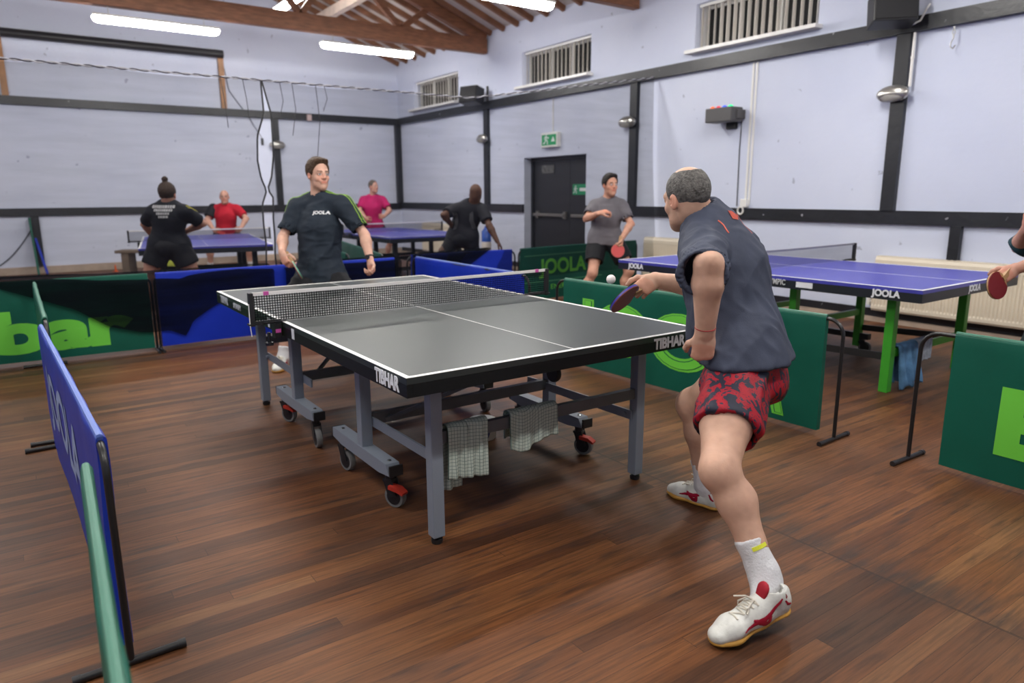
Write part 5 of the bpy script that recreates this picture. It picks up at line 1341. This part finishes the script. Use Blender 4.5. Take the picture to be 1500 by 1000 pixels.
J5 = dict(pel=(1.468, 10.478, .70), chest=(1.445, 10.353, .985), neck=(1.463, 10.378, 1.195), head=(1.440, 10.320, 1.335), lsh=(1.640, 10.255, 1.141), rsh=(1.285, 10.500, 1.143), lhip=(1.545, 10.417, .62), rhip=(1.370, 10.544, .62), lel=(1.729, 10.061, .945), lwr=(1.600, 9.935, .793), lan=(1.78, 10.2, .08), lkn=(1.727, 10.045, .456),
          rel=(1.119, 10.402, .926), rwr=(1.176, 10.225, .762), ran=(1.12, 10.45, .08), rkn=(1.087, 10.260, .442))
t5, s5, D5 = person('bald player in a bright red shirt crouching behind the far left blue table', (1.45, 10.35, 0), J5, dict(
    girth=1.1, h=.013, hf=.009, hh=.007, skin=(.60, .33, .25), look=(-.3, -.95, -.06), hair='none', lh=dict(d=(-.5, -.6, -.4), n=(-.6, .3, -.3), t=(-.3, -.7, .5), curl=.6), rh=dict(d=(.4, -.7, -.4), n=(.7, .2, -.2), t=(.2, -.6, .7), curl=.6),
    m_shirt=cloth('bright_red_shirt', (.50, .012, .030)), m_shorts=M_blackcloth, hem=.07, seed=9, belly=1.05, m_shoe=M_shoew, m_sole=M_solew))
J = D5['J']; S = SDF(); e_ = lerp(J['rsh'], J['rel'], .74)
S.cone(J['rsh'] - D5['lat'] * .015, lerp(J['rsh'], e_, .6), .080, .086, 0); S.ccone(lerp(J['rsh'], e_, .3), e_, .084, .092, .03, .004)
v, f = S.mesh(.012); np_mesh('sleeve', v, f, M_blackcloth, t5)
bat('bat in the hand of the bald player in the bright red shirt', arr(1.27, 10.06, .70), arr(-.4, .75, .35), (.3, -.7, .5), mat('red_rubber', (0, 0, 0)), mat('black_rubber', (0, 0, 0)), mat('bat_edge_wood', (0, 0, 0)))
# --- far right court
J6 = dict(pel=(4.122, 9.796, .80), chest=(4.106, 9.760, 1.09), neck=(4.140, 9.790, 1.352), head=(4.134, 9.738, 1.520), lsh=(4.300, 9.683, 1.280), rsh=(3.972, 9.906, 1.282), lhip=(4.190, 9.728, .73), rhip=(4.043, 9.838, .73), lel=(4.350, 9.500, 1.056), lwr=(4.180, 9.372, .956), lan=(4.33, 9.70, .08), lkn=(4.345, 9.503, .42),
          rel=(3.840, 9.791, 1.049), rwr=(3.860, 9.587, .931), ran=(3.92, 9.90, .08), rkn=(3.841, 9.695, .41))
person('player in a magenta shirt standing behind the far right blue table', (4.12, 9.75, 0), J6, dict(
    girth=1.0, shirt_girth=1.06, h=.013, hf=.009, hh=.007, skin=(.55, .30, .23), look=(.35, -.93, -.03), hair='buzz', hair_col=(.10, .08, .07), lh=dict(d=(-.6, -.5, -.1), n=(-.4, .5, -.3), t=(-.3, -.5, .7), curl=.6), rh=dict(d=(.3, -.6, -.6), n=(.7, .2, 0), t=(.2, -.7, .6), curl=.6),
    m_shirt=cloth('magenta_shirt', (.42, .008, .105)), m_shorts=M_blackcloth, hem=.06, seed=10, m_shoe=M_shoew, m_sole=M_solew))
C0 = arr(-1.803, -3.488, 1.381)
K = lambda *a: tuple(C0 + (np.array(a) - C0) * 1.045)
J7 = dict(pel=K(2.915, 4.352, .880), chest=K(2.959, 4.261, 1.132), neck=K(2.987, 4.200, 1.250), head=K(2.990, 4.128, 1.372), rsh=K(3.063, 4.065, 1.200), lsh=K(2.815, 4.346, 1.205), lhip=K(2.845, 4.431, .805), rhip=K(2.971, 4.254, .811), lel=K(2.600, 4.262, 1.117), lwr=K(2.741, 4.342, .999), lan=(2.60, 4.75, .08), lkn=(2.76, 4.78, .44),
          rel=K(3.045, 3.918, .990), rwr=K(3.085, 3.801, .800), ran=(3.20, 4.50, .08), rkn=(3.30, 4.66, .44))
t7, s7, D7 = person('stooping player in dark shirt and trousers reaching down to the blue barrier', (2.95, 4.65, 0), J7, dict(
    girth=1.03, shirt_girth=1.08, h=.011, hf=.007, hh=.006, skin=(.13, .062, .040), look=(.75, .55, -.35), hair='none', lh=dict(d=(.5, .4, -.4), n=(.3, -.8, 0), t=(.3, .5, .7), curl=.6), rh=dict(d=(.45, -.35, -.8), n=(-.5, .3, -.3), t=(-.2, -.9, 0), curl=.35),
    m_shirt=cloth('charcoal_shirt', (.020, .020, .027)), m_shorts=cloth('dark_trousers', (.010, .010, .014)), hem=.08, seed=12, short_len=2, m_shoe=mat('dark_shoe', (.02, .02, .022), .5), m_sole=M_dark))
J = D7['J']; bk = -D7['fwd']
for sg in (1, -1):
    q = MB().prism([(-.035, -.13), (.012, -.11), (.040, 0), (.030, .09), (-.015, .12), (-.012, 0)], (0, 0, 0), (1, 0, 0), (0, 1, 0), .0005).mesh('panel')
    if sg < 0:
        for vv in q.vertices: vv.co.x *= -1
    print_on(s7, '', .1, lerp(J['pel'], J['chest'], .72) + D7['lat'] * sg * .115 + bk * .1, -D7['lat'], D7['up'], mat('pale_grey_panel', (.20, .20, .21), .6), me=q)
# --- the player cut off by the right edge
J8 = dict(pel=(3.04, -2.10, .86), chest=(2.97, -2.00, 1.12), neck=(2.98, -1.93, 1.36), head=(3.02, -1.88, 1.52), lsh=(2.84, -1.95, 1.26), rsh=(3.22, -1.93, 1.27), lhip=(2.94, -2.10, .80), rhip=(3.11, -2.10, .80), lel=(2.772, -2.03, 1.01), lwr=(2.745, -1.90, .955), lan=(2.78, -2.15, .08), lkn=(2.80, -2.0, .44),
          rel=(3.20, -1.74, 1.05), rwr=(3.03, -1.82, 1.16), ran=(3.25, -2.10, .08), rkn=(3.22, -1.95, .44))
t8, s8, D8 = person('player in a dark teal shirt cut off at the right edge, holding out a bat', (3.0, -2.05, 0), J8, dict(
    girth=1.0, h=.012, hf=.009, hh=.005, skin=(.50, .26, .19), look=(.05, .98, -.1), hair='short', hair_col=(.03, .02, .015), lh=dict(d=(-.70, .30, -.45), n=(.3, .5, -.5), t=(-.3, .8, .4), curl=.8), rh=dict(d=(-.6, -.1, .6), n=(.2, -.7, .3), t=(.2, .4, .8), curl=.7),
    m_shirt=cloth('teal_shirt', (.012, .040, .055)), m_shorts=cloth('dark_green_trousers', (.010, .020, .022)), hem=.06, sleeve=1.08, seed=13, short_len=2, m_shoe=M_shoew, m_sole=M_solew))
bat('bat with a dark red face held out at the right edge of the picture', arr(2.598, -1.868, .868), arr(.15, -.01, .098), unit(.72 * arr(-.80, -.30, .52) + .66 * arr(.25, -.55, -.62)), mat('dark_red_rubber', (.16, .006, .010), .5), mat('black_rubber', (0, 0, 0)), mat('bat_edge_wood', (0, 0, 0)))

# ------------------------------------------------------------------ towels and odds and ends
def mat_check():
    m = bpy.data.materials.new('checked_towelling'); m.use_nodes = True; nt = m.node_tree; b = nt.nodes['Principled BSDF']; N = nt.nodes.new; L = nt.links.new
    uv = N('ShaderNodeUVMap'); s = N('ShaderNodeSeparateXYZ'); L(uv.outputs[0], s.inputs[0]); o = []
    for k in (0, 1):
        d = N('ShaderNodeMath'); d.operation = 'DIVIDE'; d.inputs[1].default_value = .0145; L(s.outputs[k], d.inputs[0])
        fr = N('ShaderNodeMath'); fr.operation = 'FRACT'; L(d.outputs[0], fr.inputs[0]); lt = N('ShaderNodeMath'); lt.operation = 'LESS_THAN'; lt.inputs[1].default_value = .13; L(fr.outputs[0], lt.inputs[0]); o.append(lt)
    a = N('ShaderNodeMath'); a.operation = 'MAXIMUM'; L(o[0].outputs[0], a.inputs[0]); L(o[1].outputs[0], a.inputs[1])
    mx = N('ShaderNodeMix'); mx.data_type = 'RGBA'; L(a.outputs[0], mx.inputs[0]); mx.inputs[6].default_value = (.50, .56, .50, 1); mx.inputs[7].default_value = (.16, .22, .20, 1)
    L(mx.outputs[2], b.inputs['Base Color']); b.inputs['Roughness'].default_value = .9; b.inputs['Specular IOR Level'].default_value = .1
    n = N('ShaderNodeTexNoise'); n.inputs['Scale'].default_value = 240; bp = N('ShaderNodeBump'); bp.inputs['Strength'].default_value = .5; bp.inputs['Distance'].default_value = .003; L(n.outputs['Fac'], bp.inputs['Height']); L(bp.outputs[0], b.inputs['Normal'])
    return m
def towel(name, label, cat, x0, x1, y, ztop, zf, zb, m, seed=0, amp=.012, gap=.024, rz=0, org=(0, 0), taper=0., bulge=0., thick=.006):
    """cloth folded over a bar at height ztop: front fall to zf(u), back fall to zb(u)"""
    t = MB(); nu, nv = 36, 44
    def fn(u, v):
        f, bk_ = ztop - zf(u), ztop - zb(u); tot = f + bk_ + .05; s = v * tot
        xx = x0 + (x1 - x0) * u
        if s < f: z = zf(u) + s; yy = -gap; q = 1 - s / f
        elif s < f + .05: a = (s - f) / .05 * PI; z = ztop + .018 * math.sin(a); yy = -gap * math.cos(a); q = 0
        else: z = ztop - (s - f - .05); yy = gap; q = (s - f - .05) / bk_
        w = amp * (math.sin(u * 17 + seed + z * 6) * .6 + math.sin(u * 31 + seed * 2 - z * 9) * .4) * (.25 + q)
        xx = (x0 + x1) / 2 + (xx - (x0 + x1) / 2) * (1 - taper * q)
        p = V((xx, yy + w + (-bulge * q if yy < 0 else 0), z)); p = Matrix.Rotation(rz, 3, 'Z') @ p
        return (p.x + org[0], p.y + org[1] + y, p.z)
    t.grid(fn, nu, nv, lambda u, v: ((x1 - x0) * u, v * (2 * ztop - zf(u) - zb(u) + .05)))
    o = t.build(name, m, None, True, 180)
    md = o.modifiers.new('thickness', 'SOLIDIFY'); md.thickness = thick; md.offset = 0
    return tag(o, label, cat)
M_check = mat_check()
towel('hand_towel', 'green and white checked towel hanging beside the near table leg', 'towel', -.505, -.315, -1.165, .470, lambda u: .262 - .022 * u, lambda u: .200 if u < .5 else .30, M_check, 1, .010)
towel('hand_towel', 'pale green checked towel hung over the middle of the table crossbar', 'towel', -.205, .045, -1.165, .470, lambda u: .325 - .03 * math.sin(PI * min(1, u * 1.6)) + .02 * u, lambda u: .36, M_check, 4, .010)
M_denim = mat('blue_towelling', (.085, .20, .36), .9, var=.45, vscale=9, bump=.5, bscale=80)
towel('blue_towel', 'long faded blue towel hanging from the green crossbar down to the floor', 'towel', -.46, -.18, -1.10 , .305, lambda u: .012 + .03 * math.sin(u * 6) ** 2, lambda u: .04, M_denim, 2, .030, .03, math.radians(.8), (3.62, .02), .0, .04, .012)
towel('grey_cloth', 'small grey checked cloth over the green crossbar beside the blue towel', 'cloth', -.19, .02, -1.10, .310, lambda u: .17, lambda u: .16, mat('grey_check_cloth', (.25, .28, .33), .9, var=.3, vscale=40), 5, .010, .036, math.radians(.8), (3.62, .02))
t = empty('white_tub', (.27, -.23, 0), .35, 'white lidded tub on the floor under the grey table', 'tub')
MB().lathe([(.070, 0), (.078, .01), (.084, .085), (.084, .09)], seg=28).build('body', mat('white_tub_plastic', (.62, .56, .52), .4), t, True)
MB().lathe([(.088, .088), (.089, .104), (.080, .112), (.0, .114)], seg=28).build('lid', M_white, t, True)
MB().prism([(-.02, 0), (.004, .006), (.02, .03), (.008, .028), (-.006, .014), (-.01, -.02), (-.02, -.02)], (-.045, -.0790, .05), (1, 0, 0), (0, 0, 1), .004).build('mark', mat('dark_blue_print', (.01, .02, .12), .5), t)
tag(MB().lathe([(.012, 0), (.016, .01), (.016, .06), (.008, .075), (.008, .09)], (.0, -.62, 0), seg=16).build('small_bottle', mat('clear_plastic', (.42, .50, .50), .15), None, True), 'small pale plastic bottle on the floor between the two hanging towels', 'bottle')
# beyond the netting on the left
t = empty('bench', (-.02, 10.35, 0), math.radians(-30), 'low brown wooden bench by the far wall left of the player with the hair bun', 'bench')
M_bench = mat('dull_brown_wood', (.16, .12, .09), .6, var=.2)
MB().box((0, 0, .42), (.75, .34, .05), bev=.008).build('seat', M_bench, t)
for s in (-1, 1): MB().box((s * .22, 0, .20), (.12, .30, .395)).build('leg', M_bench, t)
t = empty('sports_bag', (.42, 10.2, 0), 0, 'small yellow green bag on the floor between the legs of the player with the bun', 'bag')
q = SDF(); q.ell((0, 0, .14), (.11, .09, .15), k=0); q.cone((0, 0, .2), (0, 0, .30), .06, .03, .05); q.plane((0, 0, 0), (0, 0, -1)); v, f = q.mesh(.014); np_mesh('body', v, f, mat('yellow_green_cloth', (.30, .34, .03), .7), t)
MB().tube([(-.04, 0, .30), (-.03, 0, .37), (.03, 0, .37), (.04, 0, .30)], .010, 8).build('handle', M_white, t, True)
for k, (cc, lab) in enumerate(((F_green, 'folded green barrier leaning on the black post of the far left wall'), (F_blue, 'folded blue barrier leaning on the black post of the far left wall'))):
    t = empty('folded_barrier', (-1.53 + .13 * k, YB - .36, 0), 0, lab, 'barrier', 'folded barriers')
    MB().bar((0, .0, .01), (-.02 - .08 * k, .29, .98 - .36 * k), .10, .035, hint=V((1, 0, 0))).build('cover', cc, t)
    MB().tube([(0, -.03, .01), (-.02 - .08 * k, .265, 1.0 - .36 * k)], .011, 8).build('frame', M_frame, t)
tag(MB().lathe([(.05, 0), (.05, .01), (.02, .012), (.012, .12), (.006, .125)], (-.35, 11.3, 0), seg=16).build('marker_cone', mat('orange_plastic', (.75, .12, .02), .5), None, True), 'tiny orange marker on the floor by the far wall', 'marker')
t = empty('holdall', (4.0, 6.9, 0), .3, 'dark holdall on the floor under the far right blue table', 'bag')
q = SDF(); q.cone((-.2, 0, .16), (.2, 0, .16), .16, .16, 0); q.plane((0, 0, 0), (0, 0, -1)); v, f = q.mesh(.016); np_mesh('body', folds(v, f, .008, 8.), f, mat('dark_purple_cloth', (.022, .014, .022), .7), t)
MB().tube([(-.1, -.08, .29), (-.06, -.06, .36), (.06, -.06, .36), (.1, -.08, .29)], .012, 8).build('handle', M_dark, t, True)
t = empty('drinks_cooler', (5.2, 7.3, 0), 0, 'tall white and blue container by the right wall behind the stooping player', 'container')
MB().lathe([(.08, 0), (.09, .02), (.09, .50), (.08, .52)], seg=24).build('body', mat('white_tub_plastic', (0, 0, 0)), t, True)
MB().lathe([(.088, .52), (.088, .70), (.04, .76), (.03, .80)], seg=24).build('bottle', mat('blue_bottle', (.03, .10, .45), .2), t, True)
# ------------------------------------------------------------------ camera and light
cam = bpy.data.cameras.new('camera'); co = bpy.data.objects.new('camera', cam); COL.objects.link(co)
cam.sensor_width = 36; cam.lens = 1029.154 / 1500 * 36
yaw, pitch, roll = .61105, -.208343, -.005308
f = V((math.sin(yaw) * math.cos(pitch), math.cos(yaw) * math.cos(pitch), math.sin(pitch))); r = V((math.cos(yaw), -math.sin(yaw), 0)); u = r.cross(f)
r2 = r * math.cos(roll) + u * math.sin(roll); u2 = -r * math.sin(roll) + u * math.cos(roll)
M = Matrix((r2, u2, -f)).transposed().to_4x4(); M.translation = V((-1.80293, -3.48794, 1.38098)); co.matrix_world = M
cam.clip_start = .05; cam.dof.use_dof = True; cam.dof.focus_distance = 2.75; cam.dof.aperture_fstop = 2.4
SC.camera = co
wd = bpy.data.worlds.new('night'); SC.world = wd; wd.use_nodes = True
wd.node_tree.nodes['Background'].inputs[0].default_value = (.01, .012, .02, 1); wd.node_tree.nodes['Background'].inputs[1].default_value = 1
SC.view_settings.view_transform = 'Standard'; SC.view_settings.look = 'None'; SC.view_settings.gamma = 1; SC.view_settings.exposure = EXPOSURE
SC.view_settings.use_curve_mapping = False
SC.cycles.max_bounces = 8; SC.cycles.diffuse_bounces = 4; SC.cycles.glossy_bounces = 3; SC.cycles.transparent_max_bounces = 16
SC.cycles.sample_clamp_indirect = 6
